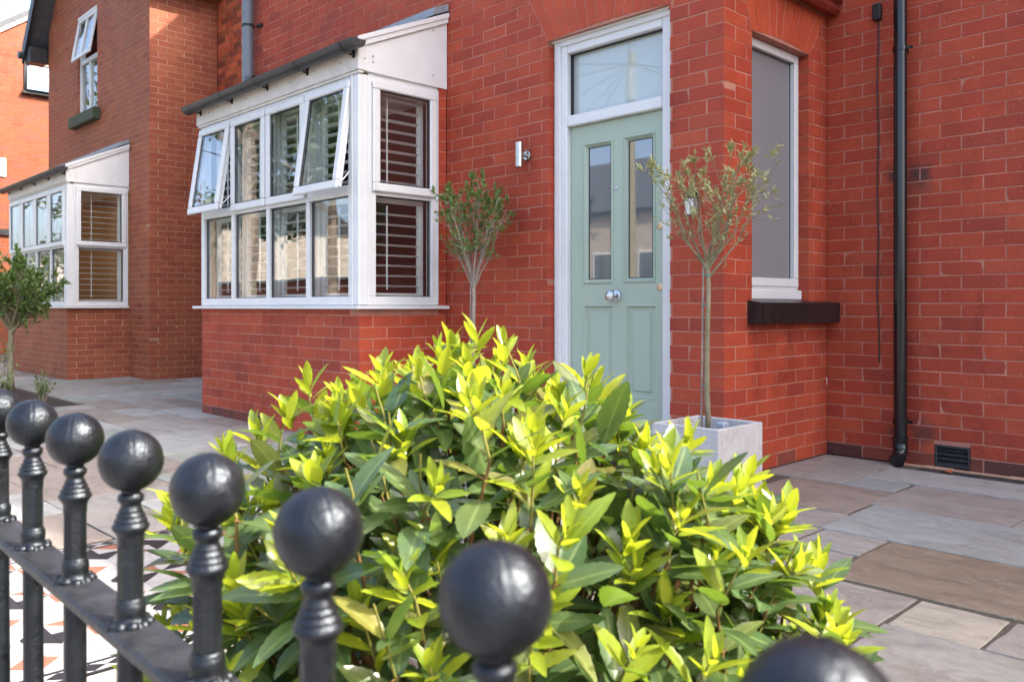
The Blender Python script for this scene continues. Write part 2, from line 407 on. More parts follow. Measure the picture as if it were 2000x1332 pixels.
def slab(x0, x1, y0, y1, col):
    j = .0045; x0 += j; x1 -= j; y0 += j; y1 -= j
    k = lambda: random.uniform(-.006, .006)
    n = 5
    def edge(a, b):
        return [(a[0] + (b[0] - a[0]) * t / n + k() * .5, a[1] + (b[1] - a[1]) * t / n + k() * .5) for t in range(n)]
    c = [(x0 + k(), y0 + k()), (x1 + k(), y0 + k()), (x1 + k(), y1 + k()), (x0 + k(), y1 + k())]
    poly = edge(c[0], c[1]) + edge(c[1], c[2]) + edge(c[2], c[3]) + edge(c[3], c[0])
    dz = random.uniform(-.003, .004)
    o = MB().prism(poly, lambda a, b, d: (a, b, d), -.03, dz, .003).build('slab', M['slab'], paving)
    o.color = (*col, 1)
    return o
PAL = {'brown': (.265, .225, .185), 'grey': (.30, .287, .255), 'pale': (.35, .355, .325), 'blue': (.29, .308, .288), 'mauve': (.29, .265, .232), 'buff': (.385, .35, .275), 'dark': (.215, .172, .12), 'green': (.285, .31, .265)}
for a in [(.02, .48, .365, 1.17, 'grey'), (.49, 1.62, .62, 1.035, 'pale'), (1.63, 2.6, .62, 1.035, 'grey'), (.49, .76, .355, .61, 'blue'), (.20, .79, -.255, .355, 'brown'),
          (.77, 1.38, .015, .61, 'mauve'), (1.39, 2.1, .015, .61, 'grey'), (2.11, 2.8, .015, .61, 'brown'), (.815, 1.76, -.575, .008, 'blue'), (1.77, 2.6, -.575, .008, 'grey'),
          (.52, .81, -.575, -.265, 'mauve'), (.20, .51, -.575, -.265, 'grey'), (.845, 1.115, -.87, -.585, 'grey'), (.20, .835, -.87, -.585, 'mauve'),
          (1.125, 2.05, -1.175, -.585, 'dark'), (2.06, 2.7, -1.175, -.585, 'grey'), (.55, 1.115, -1.175, -.88, 'grey'), (.20, .54, -1.175, -.88, 'buff'),
          (.86, 1.45, -1.77, -1.185, 'mauve'), (.20, .85, -1.77, -1.185, 'grey'), (1.46, 1.72, -1.475, -1.185, 'buff'), (1.73, 2.4, -1.475, -1.185, 'mauve'),
          (1.46, 2.4, -2.1, -1.485, 'grey'), (.86, 1.45, -2.1, -1.78, 'pale'), (.20, .85, -2.35, -1.78, 'brown'), (.86, 1.45, -2.35, -2.11, 'grey'),
          (.20, .75, -2.65, -2.36, 'buff'), (.2, .5, -3.68, -2.66, 'buff'), (2.41, 3.2, -2.1, -1.185, 'grey'), (1.46, 2.4, -2.6, -2.11, 'buff'), (2.41, 3.2, -2.6, -2.11, 'brown'), (.185, .475, -.0 + .36, .365, 'grey')][:-1]:
    slab(*a[:4], PAL[a[4]])
# random-coursed flags left of the tiled path
names = list(PAL)
grid = {}
gx, gy, u = 42, 17, .30
BED = (-9.2, -6.06, -3.3, -1.33)
for i in range(gx):
    for j in range(gy):
        X = -1.10 - (i + 1) * u; Y = -3.70 + j * u
        if BED[0] < X + .15 < BED[1] and BED[2] < Y + .15 < BED[3]: grid[(i, j)] = 1
for i in range(gx):
    for j in range(gy):
        if (i, j) in grid: continue
        random.shuffle(sz := [(3, 2), (2, 3), (2, 2), (2, 1), (3, 2), (2, 3), (1, 2), (3, 1)])
        for (a, b) in sz + [(1, 1)]:
            cells = [(i + p, j + q) for p in range(a) for q in range(b)]
            if all(c not in grid and c[0] < gx and c[1] < gy for c in cells): break
        for c in cells: grid[c] = 1
        x1 = -1.10 - i * u; x0 = x1 - a * u; y0 = -3.70 + j * u; y1 = y0 + b * u
        if y0 > -.05 and x1 > -5.5: continue
        if x1 > -4.7 and x0 > -4.84 and y0 > -.75 and x1 < -2.3: continue
        slab(x0, x1, y0, y1, PAL[random.choice(['brown', 'grey', 'pale', 'mauve', 'mauve', 'green', 'grey', 'brown', 'pale'])])
bed = MB().box(BED[0] + .03, BED[1] - .02, BED[2], BED[3] - .02, -.06, -.004).build('planting_bed', M['soil']); tag(bed, kind='structure')
bed2 = MB().box(.52, 3.3, -3.69, -2.67, -.06, -.004).build('planting_bed', M['soil']); tag(bed2, kind='structure')

# ------------------------------------------------------------------ tiled path
path = MB().box(-1.09, .19, -3.70, -.02, -.05, -.0045).build('tiled_path', simple('tile_grout', (.35, .33, .3), .9)); tag(path, kind='structure')
TILES = []
def tl(poly, m):
    cx = sum(p[0] for p in poly) / len(poly); cy = sum(p[1] for p in poly) / len(poly); g_ = .0012
    q = []
    for a, b in poly:
        d = math.hypot(a - cx, b - cy); s = max(.5, 1 - g_ / max(d, 1e-4)); q.append((cx + (a - cx) * s, cy + (b - cy) * s))
    ar = sum(q[i][0] * q[(i + 1) % len(q)][1] - q[(i + 1) % len(q)][0] * q[i][1] for i in range(len(q)))
    if ar < 0: q = q[::-1]
    TILES.append((q, m))
P2 = .185; H = P2 / 2
X0p, X1p = -1.005, .105
for i in range(6):
    for j in range(20):
        cx = X0p + H + i * P2; cy = -3.66 + H + j * P2
        c = lambda a, b: (cx + a * H, cy + b * H)
        typ = (i % 2, j % 2)
        if typ == (0, 0):       # eight-triangle star
            ring = [(1, 0), (1, 1), (0, 1), (-1, 1), (-1, 0), (-1, -1), (0, -1), (1, -1)]
            mats = ['tile_red', 'tile_white', 'tile_black', 'tile_white'] * 2
            for k in range(8): tl([c(0, 0), c(*ring[k]), c(*ring[(k + 1) % 8])], mats[k])
        elif typ == (1, 1):     # terracotta diamond in white
            d = .66
            D = [(d, 0), (0, d), (-d, 0), (0, -d)]; Q = [(1, 1), (-1, 1), (-1, -1), (1, -1)]; E = [(1, 0), (0, 1), (-1, 0), (0, -1)]
            tl([c(*p) for p in D], 'tile_red')
            for k in range(4): tl([c(*E[k]), c(*Q[k]), c(*E[(k + 1) % 4]), c(*D[(k + 1) % 4]), c(*D[k])], 'tile_white')
        elif typ == (0, 1):
            tl([c(-1, -1), c(1, -1), c(.15, -.15), c(-.15, -.15)], 'tile_black'); tl([c(-1, 1), c(1, 1), c(.15, .15), c(-.15, .15)], 'tile_black')
            tl([c(-1, -1), c(-.15, -.15), c(-.15, .15), c(-1, 1)], 'tile_white'); tl([c(1, -1), c(1, 1), c(.15, .15), c(.15, -.15)], 'tile_white'); tl([c(-.15, -.15), c(.15, -.15), c(.15, .15), c(-.15, .15)], 'tile_white')
        else:
            tl([c(-1, -1), c(-.35, -.35), c(-.35, .35), c(-1, 1)], 'tile_white'); tl([c(1, -1), c(1, 1), c(.35, .35), c(.35, -.35)], 'tile_white'); tl([c(-1, -1), c(1, -1), c(.35, -.35), c(-.35, -.35)], 'tile_white'); tl([c(-1, 1), c(1, 1), c(.35, .35), c(-.35, .35)], 'tile_white'); tl([c(-.35, -.35), c(.35, -.35), c(.35, .35), c(-.35, .35)], 'tile_white')
for (xa, xb) in ((-1.087, X0p - .003), (X1p + .003, .187)):
    for j in range(25):
        y0 = -3.69 + j * .148; y1 = y0 + .148
        tl([(xa, y0), (xa + .012, y0), (xa + .012, y1), (xa, y1)], 'tile_black'); tl([(xb - .012, y0), (xb, y0), (xb, y1), (xb - .012, y1)], 'tile_black')
        a, b = xa + .013, xb - .013; m = (a + b) / 2
        for k in range(2):
            ya = y0 + k * .074; yb = ya + .074; ym = (ya + yb) / 2
            tl([(m, ya), (b, ym), (m, yb), (a, ym)], 'tile_black')
            for (p, q) in ((a, ya), (b, ya), (a, yb), (b, yb)):
                tl([(p, q), (m, q), (p, ym)], 'tile_white')
def tile_score(t):
    c = np.mean(np.array(t[0]), axis=0); p = px((c[0], c[1], 0))
    a = 0
    for i in range(len(t[0])):
        u1 = px((*t[0][i], 0)); u2 = px((*t[0][(i + 1) % len(t[0])], 0)); a += u1[0] * u2[1] - u2[0] * u1[1]
    vis = -20 < p[0] < 430 and 950 < p[1] < 1350
    return abs(a) * (1 if vis else .01)
TILES.sort(key=lambda t: -tile_score(t))
rest = {}
for k, (q, m) in enumerate(TILES):
    b = MB() if k < 280 else rest.setdefault(m, MB())
    b.prism(q, lambda a, b_, d: (a, b_, d), -.03, 0.0, 0)
    if k < 280: b.build('tile', M[m], path)
for m, b in rest.items(): tag(b.build('tiling', M[m], path), kind='stuff')

# ------------------------------------------------------------------ brickwork
CH = .0805; JT = .0054; SP = .230; HD = .115
def clip_half(poly, f):
    out = []
    for i in range(len(poly)):
        a, b = poly[i], poly[(i + 1) % len(poly)]; fa, fb = f(a), f(b)
        if fa >= 0: out.append(a)
        if (fa >= 0) != (fb >= 0):
            t = fa / (fa - fb); out.append((a[0] + (b[0] - a[0]) * t, a[1] + (b[1] - a[1]) * t))
    return out
ALLBR = {}
def rough(po, sm=1.0):
    cx = sum(p[0] for p in po) / len(po); cy = sum(p[1] for p in po) / len(po); out = []
    for i in range(len(po)):
        a, b = po[i], po[(i + 1) % len(po)]; L = math.hypot(b[0] - a[0], b[1] - a[1])
        if random.random() < .025 and L > .03:      # chipped corner
            k = random.uniform(.003, .008); out.append((a[0] + (cx - a[0]) * k / .05, a[1] + (cy - a[1]) * k / .05))
        else: out.append(a)
        n = 3 if L > .15 else (1 if L > .05 else 0)
        for m in range(n):
            t = (m + 1) / (n + 1) + random.uniform(-.06, .06); w_ = random.uniform(.0, .0013) * sm
            x, y = a[0] + (b[0] - a[0]) * t, a[1] + (b[1] - a[1]) * t
            if L > .15: y += w_ if y < cy else -w_
            else: x += w_ if x < cx else -w_
            out.append((x, y))
    return out
class Wall:
    """vertical brick wall: a runs along dirn, z up, d outwards along nrm (0 = brick face)"""
    def __init__(s, name, house, o, dirn, nrm, L, z0, z1, bmat, mmat, openings=(), arches=(), c0=None, c1=None, shift=0, thick=.10, ch=CH, topf=None, sooty=None, sc=1.0, hid=None):
        s.name, s.house, s.o, s.dirn, s.nrm = name, house, Vector(o), Vector(dirn), Vector(nrm)
        s.bm, s.items = bmat, []
        s.w3 = lambda a, z, d: s.o + s.dirn * a + s.nrm * d + Vector((0, 0, z))
        # mortar core
        cuts_a = sorted({0, L} | {v for op in openings for v in (op[0] - .003, op[1] + .003)} | {v for ar in arches for v in (min(ar[0], ar[2]) , max(ar[1], ar[3]))})
        cuts_a = [c for c in cuts_a if 0 <= c <= L]
        cuts_z = sorted({z0, z1} | {v for op in openings for v in (op[2], op[3])}); cuts_z = [c for c in cuts_z if z0 <= c <= z1]
        core = MB()
        for i in range(len(cuts_a) - 1):
            for j in range(len(cuts_z) - 1):
                a0, a1, b0, b1 = cuts_a[i], cuts_a[i + 1], cuts_z[j], cuts_z[j + 1]
                ma, mz = (a0 + a1) / 2, (b0 + b1) / 2
                if any(op[0] < ma < op[1] and op[2] < mz < op[3] for op in openings): continue
                e0 = a0 + (.005 if (i == 0 and c0 == 'corner') else 0); e1 = a1 - (.005 if (i == len(cuts_a) - 2 and c1 == 'corner') else 0)
                poly = [(e0, b0), (e1, b0), (e1, b1), (e0, b1)]
                if topf:
                    poly = clip_half(poly, lambda p: topf(p[0]) - p[1]) if True else poly
                    if len(poly) < 3: continue
                core.prism(poly, s.w3, -thick + .004, -.0022)
        s.obj = core.build(name, mmat, house)
        # bricks
        n = int((z1 - z0) / ch + .999)
        for r in range(n):
            zb = z0 + r * ch; zt = min(zb + ch - JT, z1 - .001)
            if zt - zb < .02: continue
            par = (r + shift) % 2
            xs = []
            if c0 == 'corner': start = 0 if par == 0 else HD
            else: start = 0
            end = L if (c1 != 'corner' or par == 0) else L - HD
            if c1 == 'corner':   # count back from the far corner
                x = end; js = []
                while x > start + .03: js.append(x); x -= SP * sc
                js.append(start); js = js[::-1]
                if par == 0 and c1 == 'corner': pass
            else:
                first = SP * sc if (c0 == 'corner' or par == 0) else HD * sc
                js = [start]; x = start + first
                while x < end - .03: js.append(x); x += SP * sc
                js.append(end)
            zm = (zb + zt) / 2
            for i in range(len(js) - 1):
                x0 = js[i] + (JT / 2 if i > 0 or (c0 == 'corner' and par) else .0005); x1 = js[i + 1] - (JT / 2 if i < len(js) - 2 or (c1 == 'corner' and par) else .0005)
                segs = [(x0, x1)]
                for op in openings:
                    if op[2] - .02 < zm < op[3] + .0:
                        ns = []
                        for (p, q) in segs:
                            if q <= op[0] or p >= op[1]: ns.append((p, q)); continue
                            if p < op[0]: ns.append((p, op[0]))
                            if q > op[1]: ns.append((op[1], q))
                        segs = ns
                for (p, q) in segs:
                    if q - p < .018: continue
                    j_ = lambda: random.choice((-.0012, 0, .0012)); polys = [[(p + (j_() if p > .02 else 0), zb + j_()), (q - (abs(j_()) if q < L - .02 else 0), zb + j_()), (q - (abs(j_()) if q < L - .02 else 0), zt + j_()), (p + (abs(j_()) if p > .02 else 0), zt + j_())]]
                    for ar in arches:      # (bottom a0, bottom a1, top a0, top a1, z bottom, z top)
                        if zt < ar[4] + .005 or zb > ar[5] - .005: continue
                        fl = lambda t, ar=ar: (ar[0] + (ar[2] - ar[0]) * (t[1] - ar[4]) / (ar[5] - ar[4])) - .004 - t[0]
                        fr = lambda t, ar=ar: t[0] - (ar[1] + (ar[3] - ar[1]) * (t[1] - ar[4]) / (ar[5] - ar[4])) - .004
                        np_ = []
                        for po in polys:
                            for f in (fl, fr):
                                c = clip_half(po, f)
                                if len(c) >= 3 and max(t[0] for t in c) - min(t[0] for t in c) > .012: np_.append(c)
                        polys = np_
                    if topf: polys = [c for c in (clip_half(po, lambda t: topf(t[0]) - t[1]) for po in polys) if len(c) >= 3]
                    for po in polys:
                        full = (c0 == 'corner' and p < .01) or (c1 == 'corner' and q > L - .01)
                        po = rough(po)
                        s.items.append([po, -.107 if full else -thick, random.uniform(-.0006, .0008), s.bm if not (sooty and r < sooty and random.random() < .8) else M['brick_sooty'], hid])
        for ar in arches:
            nv = max(6, int(round((ar[1] - ar[0]) / .068)))
            for k in range(nv):
                t0, t1 = k / nv, (k + 1) / nv
                lb = lambda t: ar[0] + (ar[1] - ar[0]) * t; lt = lambda t: ar[2] + (ar[3] - ar[2]) * t
                cam_ = lambda t: ar[6] * 4 * t * (1 - t)
                po = [(lb(t0) + .003, ar[4] + cam_(t0)), (lb(t1) - .003, ar[4] + cam_(t1)), (lt(t1) - .004, ar[5]), (lt(t0) + .004, ar[5])]
                s.items.append([po, -.11, random.uniform(.0, .0012), M['brick_arch'], hid])
        ALLBR.setdefault(house, []).append(s)
BUSHC = Vector((1.62, -3.20, .47))
def visible_area(wall, po, d):
    P3 = [wall.w3(a, z, d) for a, z in po]
    if (CAM - P3[0]).dot(wall.nrm) <= 0: return 0
    q = [px(p) for p in P3]
    cx = sum(t[0] for t in q) / len(q); cy = sum(t[1] for t in q) / len(q)
    if cx < -20 or cx > 2020 or cy < -15 or cy > 1345: return 0
    if ((cx - 960) / 560) ** 2 + ((cy - 1100) / 400) ** 2 < 1: return 0
    return abs(sum(q[i][0] * q[(i + 1) % len(q)][1] - q[(i + 1) % len(q)][0] * q[i][1] for i in range(len(q)))) / 2
def finish_bricks(house, limit=300):
    lst = []
    for w_ in ALLBR[house]:
        for it in w_.items:
            vis = visible_area(w_, it[0], 0)
            if it[4] and it[4](it[0]): vis = 0
            lst.append((vis, w_, it))
    lst.sort(key=lambda t: -t[0])
    rest = {}; cache = {}
    for k, (v, w_, (po, d0, d1, m, hid)) in enumerate(lst):
        if k < limit and v > 0:
            a0, z0 = po[0]
            key = (tuple((round(a - a0, 4), round(z - z0, 4)) for a, z in po), d0, m.name)
            if key not in cache:
                cache[key] = MB().prism([(a - a0, z - z0) for a, z in po], lambda a, z, d: (a, -d, z), d0, 0.0, .0022).mesh('brick', m)
            o = link('brick', cache[key], w_.obj)
            X, Y = w_.dirn, -w_.nrm
            mt = Matrix(((X.x, Y.x, 0, 0), (X.y, Y.y, 0, 0), (0, 0, 1, 0), (0, 0, 0, 1))); mt.translation = w_.w3(a0, z0, d1)
            o.matrix_world = mt
        else:
            rest.setdefault((w_, m.name), (w_, m, MB()))[2].prism(po, w_.w3, d0, d1, .0022)
    for (w_, _), (ww, m, b) in rest.items():
        tag(b.build('brickwork', m, ww.obj), kind='stuff')

# ------------------------------------------------------------------ the red-brick house
house = thing('red_brick_house', 'red brick house with sage green front door and white bay window, its front in shade', 'house')
XL, XE = -5.65, 0.0
BX0, BX1, BY = -4.86, -2.363, -.769           # bay
ZTOP = 5.10
fx = lambda X: X - XL
Wall('front_wall', house, (XL, 0, 0), (1, 0, 0), (0, -1, 0), XE - XL, 0, ZTOP, M['brick'], M['mortar'],
     openings=[(fx(BX0), fx(BX1), -.1, 2.62), (fx(-1.322), fx(-.36), -.1, 2.682)],
     arches=[(fx(-1.322), fx(-.36), fx(-1.50), fx(-.18), 2.682, 3.005, .02)], c0='corner', c1='corner', shift=0, sooty=2)
Wall('return_wall', house, (0, 0, 0), (0, 1, 0), (1, 0, 0), 1.215, 0, 7.0, M['brick'], M['mortar'],
     openings=[(.29, .971, .90, 2.512)], arches=[(.29, .971, .175, 1.19, 2.512, 2.80, .02)], c0='corner', shift=1, sooty=1)
Wall('side_wall', house, (0, 1.215, 0), (1, 0, 0), (0, -1, 0), 6.5, 0, 7.0, M['brick'], M['mortar'], openings=[(.655, .850, -.1, .135)], sooty=1)
Wall('bay_base', house, (BX0 + .02, BY, 0), (1, 0, 0), (0, -1, 0), BX1 - BX0 - .02, 0, .925, M['brick'], M['mortar'], c1='corner', shift=0, sooty=1)
Wall('bay_cheek', house, (BX1, BY, 0), (0, 1, 0), (1, 0, 0), -BY - .001, 0, 2.575, M['brick'], M['mortar'], openings=[(-1, -BY - .078, .925, 2.7)], c0='corner', shift=1, sooty=1)
Wall('link_wall', house, (-8.58, 1.11, 0), (1, 0, 0), (0, -1, 0), 2.92, 0, 5.6, M['brick_old'], M['mortar_dark'])
finish_bricks(house, 300)
# hidden shell: back, sides, roof; unseen right wing lengthened to shade the paving
sh = MB()
sh.box(XL + .11, -.0, .35, 7.0, 5.0, 5.1); sh.box(XL, XL + .1, .115, 7.0, 0, 5.1)
sh.box(XL, 13, 6.9, 7.0, 0, 7.0); sh.box(12.9, 13, 1.33, 6.9, 0, 7.0); sh.box(6.505, 13, 1.215, 1.33, 0, 7.0)
sh.build('rear_wall', M['brick'], house)
rf = MB()
pit = 1.1; yr = 3.4; zr = ZTOP + (yr + .3) * pit - .1
def roofprism(x0, x1, pts):
    rf.prism(pts, lambda a, b, d: (d, a, b), x0, x1)
roofprism(XL - .12, 0.0, [(-.32, ZTOP - .06), (-.32, ZTOP + .03), (yr, zr), (7.2, ZTOP + .03), (7.2, ZTOP - .06), (yr, zr - .12)])
rf.build('roof', M['slate'], house)
rf = MB()
roofprism(-.15, 13.2, [(.95, 6.95), (.95, 7.05), (4.1, 9.4), (7.3, 7.05), (7.3, 6.95), (4.1, 9.25)])  # unseen wing roof, its height and length set for the shadow it casts
rf.build('roof', M['slate'], house)
gb = MB().prism([(0.1, ZTOP), (6.9, ZTOP), (yr, zr - .14)], lambda a, b, d: (d, a, b), XL, XL + .1).build('gable', M['brick'], house)
MB().tube([(XL - .1, -.38, 5.1), (-.02, -.38, 5.1)], .055, 10).build('eaves_gutter', M['gutter'], house)

def frame_rect(b, to3, a0, a1, z0, z1, wd, d0, d1, bev=.006):
    """mitred rectangular frame made of four bevelled bars"""
    for (p, q, r_, s_) in ((a0, a1, z0, z0 + wd), (a0, a1, z1 - wd, z1), (a0, a0 + wd, z0 + wd, z1 - wd), (a1 - wd, a1, z0 + wd, z1 - wd)):
        c0, c1 = to3(p, r_, d0), to3(q, s_, d1)
        b.box(c0[0], c1[0], c0[1], c1[1], c0[2], c1[2], bev)
def rect_bar(b, to3, a0, a1, z0, z1, d0, d1, bev=.004):
    c0, c1 = to3(a0, z0, d0), to3(a1, z1, d1); b.box(c0[0], c1[0], c0[1], c1[1], c0[2], c1[2], bev)

def bay(house, x0, x1, yf, yw, zs=.95, ztop=2.535, opened=(), room='room_red', slats=True, cheek_strip=.078, zroof=3.085):
    """square timber-free white bay: front along X at yf, right cheek along Y at x1"""
    bw = bpy.data.objects.new('bay_window', None); COL.objects.link(bw); bw.parent = house
    F = lambda a, z, d: (a, yf - d, z)                  # front: a = X, d outward
    Cq = lambda a, z, d: (x1 + d, a, z)                 # cheek: a = Y, d outward
    # cill
    b = MB(); b.box(x0 - .06, x1 + .055, yf - .055, yf + .06, zs - .024, zs, .004); b.box(x1 - .05, x1 + .0545, yf + .0605, yw - .012, zs - .0245, zs - .0005, .004)
    b.build('cill', M['white'], bw)
    post = x1 - .078
    n = 4; wdt = (post - x0) / n
    zt = 1.752; fw = .062
    b = MB()
    frame_rect(b, F, x0, post, zs + .002, ztop, fw, -.07, 0)
    rect_bar(b, F, x0 + fw, post - fw, zt - .036, zt + .036, -.07, -.004)
    for i in range(1, n):
        xm = x0 + wdt * i
        rect_bar(b, F, xm - .026, xm + .026, zs + fw, zt - .037, -.07, -.003); rect_bar(b, F, xm - .026, xm + .026, zt + .037, ztop - fw, -.07, -.003)
    b.build('front_frame', M['white'], bw)
    b = MB(); b.box(post + .001, x1, yf - .004, yf + .078, zs + .003, ztop, .008); b.box(post - .012, post + .012, yf - .012, yf - .0045, zs + .004, ztop - .002, .003)
    b.box(x1 + .0005, x1 + .008, yf + .066, yf + .09, zs + .004, ztop - .002, .003)
    b.build('corner_post', M['white'], bw)
    cy0, cy1 = yf + .0785, yw - cheek_strip
    b = MB(); frame_rect(b, Cq, cy0, cy1, zs + .002, ztop, fw, -.07, 0); rect_bar(b, Cq, cy0 + fw, cy1 - fw, zt - .036, zt + .036, -.07, -.004)
    rect_bar(b, Cq, cy1 - .018, cy1 - .004, zs + .01, ztop - .006, .0005, .010)
    b.build('cheek_frame', M['white'], bw)
    def pane(T, a0, a1, z0, z1, dep):
        b = MB(); rect_bar(b, T, a0, a1, z0, z1, dep - .004, dep + .004, 0); b.build('pane', M['glass'], bw)
        b = MB(); frame_rect(b, T, a0 - .001, a1 + .001, z0 - .001, z1 + .001, .009, dep - .016, dep + .0055, 0); b.build('gasket', M['gasket'], bw)
    def sash(T, a0, a1, z0, z1, ang):
        # built at the plane then tilted about its top edge
        wdS = .060
        ax = a0
        root = bpy.data.objects.new('sash', None); COL.objects.link(root); root.parent = bw
        p = Vector(T(0, z1, 0)); 
        loc = Vector((0, p.y, z1)) if T is F else Vector((p.x, 0, z1))
        root.location = loc
        TT = (lambda a, z, d: tuple(Vector(T(a, z, d)) - loc))
        b = MB(); frame_rect(b, TT, a0, a1, z0, z1, wdS, .001, .026, .008); frame_rect(b, TT, a0 + .018, a1 - .018, z0 + .018, z1 - .018, wdS - .018, -.034, .0, .003)
        o1 = b.build('sash_frame', M['white'])
        b = MB(); rect_bar(b, TT, a0 + wdS + .0005, a1 - wdS - .0005, z0 + wdS + .0005, z1 - wdS - .0005, .002, .010, 0); o2 = b.build('pane', M['glass'])
        b = MB(); frame_rect(b, TT, a0 + wdS - .001, a1 - wdS + .001, z0 + wdS - .001, z1 - wdS + .001, .009, -.012, .0115, 0); o3 = b.build('gasket', M['gasket'])
        for o in (o1, o2, o3): o.parent = root
        if T is F: root.rotation_euler = (-ang, 0, 0)
        else: root.rotation_euler = (0, -ang, 0)
        if ang > .02:
            for aa in (a0 + .03, a1 - .03):
                b = MB(); q0 = Vector(T(aa, z0 + .16, -.02)); q1 = Vector(T(aa, z0 + .03 + (z1 - z0) * (1 - math.cos(ang)), math.sin(ang) * (z1 - z0) * .92 - .01))
                b.tube([q0, q1], .005, 5); b.build('stay', M['steel'], bw)
        return root
    for i in range(n):
        a0 = x0 + wdt * i; a1 = a0 + wdt
        pane(F, a0 + (fw if i == 0 else .026), a1 - (fw if i == n - 1 else .026), zs + fw, zt - .036, -.03)
        sash(F, a0 + .012, a1 - .012, zt - .012, ztop - .028, opened[i] if opened else 0.0)
    pane(Cq, cy0 + fw, cy1 - fw, zs + fw, zt - .036, -.03)
    sash(Cq, cy0 + .022, cy1 - .03, zt - .012, ztop - .028, 0.0)
    # fascia, cheek panel, roof
    ze = 2.725
    b = MB(); b.box(x0 - .05, x1 + .015, yf - .022, yf + .01, ztop + .022, ze, .003); b.box(x0 - .045, x1 + .012, yf - .012, yf + .03, ztop + .001, ztop + .0215, .004)
    b.box(x0 - .05, x0 - .03, yf + .011, yw - .01, ztop + .022, ze + .05, .003)
    b.build('fascia', M['cream'], bw)
    b = MB(); cp = [(yf + .012, ztop + .02), (yw - .004, ztop + .02), (yw - .004, zroof), (yf + .012, ze + .01)]
    b.prism(cp, lambda a, z, d: (x1 + d, a, z), -.03, .012, .003)
    b.prism([(yf - .02, ztop + .0215), (yf + .055, ztop + .0215), (yf + .055, ze + .03), (yf - .02, ze)], lambda a, z, d: (x1 + d, a, z), .0125, .019, .003)
    b.prism([(yf - .03, ze - .025), (yw - .006, zroof - .035), (yw - .006, zroof + .02), (yf - .03, ze + .032)], lambda a, z, d: (x1 + d, a, z), .0195, .032, .003)
    b.prism([(yf - .035, ze + .012), (yw - .006, zroof + .001), (yw - .006, zroof + .034), (yf - .035, ze + .046)], lambda a, z, d: (x1 + d, a, z), .0325, .042, .003)
    b.build('cheek_panel', M['white'], bw)
    b = MB()
    for (aa, zz) in ((yf + .10, ze - .06), (yf + .10, ztop + .09), (yw - .14, zroof - .12), (yw - .14, ztop + .10), (yf + .03, ztop + .10)):
        b.lathe([(.006, 0), (.006, .004), (.002, .007)], (x1 + .019, aa, zz), 8, 'x')
    for k in range(7): b.lathe([(.006, 0), (.006, .004)], (x0 + .2 + k * .35, yf - .0265, ze - .09 + .02 * (k % 2)), 8, 'y')
    b.build('screw_cap', M['grey_plastic'], bw)
    b = MB(); b.prism([(yf - .07, ze + .0), (yw - .006, zroof + .0), (yw - .006, zroof + .04), (yf - .07, ze + .03)], lambda a, z, d: (d, a, z), x0 - .07, x1 + .028)
    b.build('roof', M['slate'], bw)
    b = MB(); b.prism([(yw - .16, zroof - .02), (yw - .008, zroof + .05), (yw - .008, zroof + .10), (yw - .14, zroof + .045)], lambda a, z, d: (d, a, z), x0, x1 + .034)
    b.build('flashing', M['lead'], bw)
    # ceiling of the bay, keeps sky light out
    b = MB(); b.box(x0 + .01, x1 - .01, yf + .08, yw + .1, ztop - .01, ztop + .02); b.build('soffit', M['white'], bw)
    # gutter: open half round
    gy, gz, gr = yf - .085, ze - .012, .058
    b = MB(); xs = [x0 - .09, x1 + .11]; m_ = 10
    vs = []
    for X in xs:
        for rr in (gr, gr - .004):
            for k in range(m_ + 1):
                a = math.pi + math.pi * k / m_; vs.append((X, gy + rr * math.cos(a), gz + rr * math.sin(a) + (.012 if X == xs[1] else 0)))
    q = m_ + 1; fs = []
    for k in range(m_):
        fs += [(k, k + 1, 2 * q + k + 1, 2 * q + k), (q + k, 3 * q + k, 3 * q + k + 1, q + k + 1), (k, q + k, q + k + 1, k + 1), (2 * q + k, 2 * q + k + 1, 3 * q + k + 1, 3 * q + k)]
    fs += [(0, 2 * q, 3 * q, q), (m_, q + m_, 3 * q + m_, 2 * q + m_)]
    b.add(vs, fs)
    gt = b.build('gutter', M['gutter'], bw, 40)
    b = MB()
    for X, dz in ((xs[0], 0), (xs[1], .012)):
        vs = [(X + s_ * .006, gy + gr * 1.04 * math.cos(math.pi + math.pi * k / m_), gz + dz + gr * 1.04 * math.sin(math.pi + math.pi * k / m_)) for s_ in (-1, 1) for k in range(q)]
        b.add(vs, [tuple(range(q)), tuple(range(2 * q - 1, q - 1, -1))] + [(k, k + q, k + 1 + q, k + 1) for k in range(m_)] + [(0, m_, q + m_, q)])
    b.build('stop_end', M['gutter'], bw)
    for k in range(5):
        X = x0 + .05 + k * (x1 - x0 - .08) / 4; b = MB()
        pts = [(X, gy + (gr + .004) * math.cos(math.pi + math.pi * t / 8), gz + .006 + (gr + .004) * math.sin(math.pi + math.pi * t / 8)) for t in range(9)]
        for t in range(8): 
            p, r_ = pts[t], pts[t + 1]
            b.add([(X - .011, p[1], p[2]), (X + .011, p[1], p[2]), (X + .011, r_[1], r_[2]), (X - .011, r_[1], r_[2])], [(0, 1, 2, 3)])
        b.box(X - .011, X + .011, gy + gr - .002, yf - .0225, gz - .05, gz - .04); b.box(X - .011, X + .011, yf - .032, yf - .0225, gz - .075, gz - .01)
        b.box(X - .004, X + .004, gy + .02, yf - .033, gz - .062, gz - .0505)
        b.build('gutter_bracket', M['black_plastic'], bw)
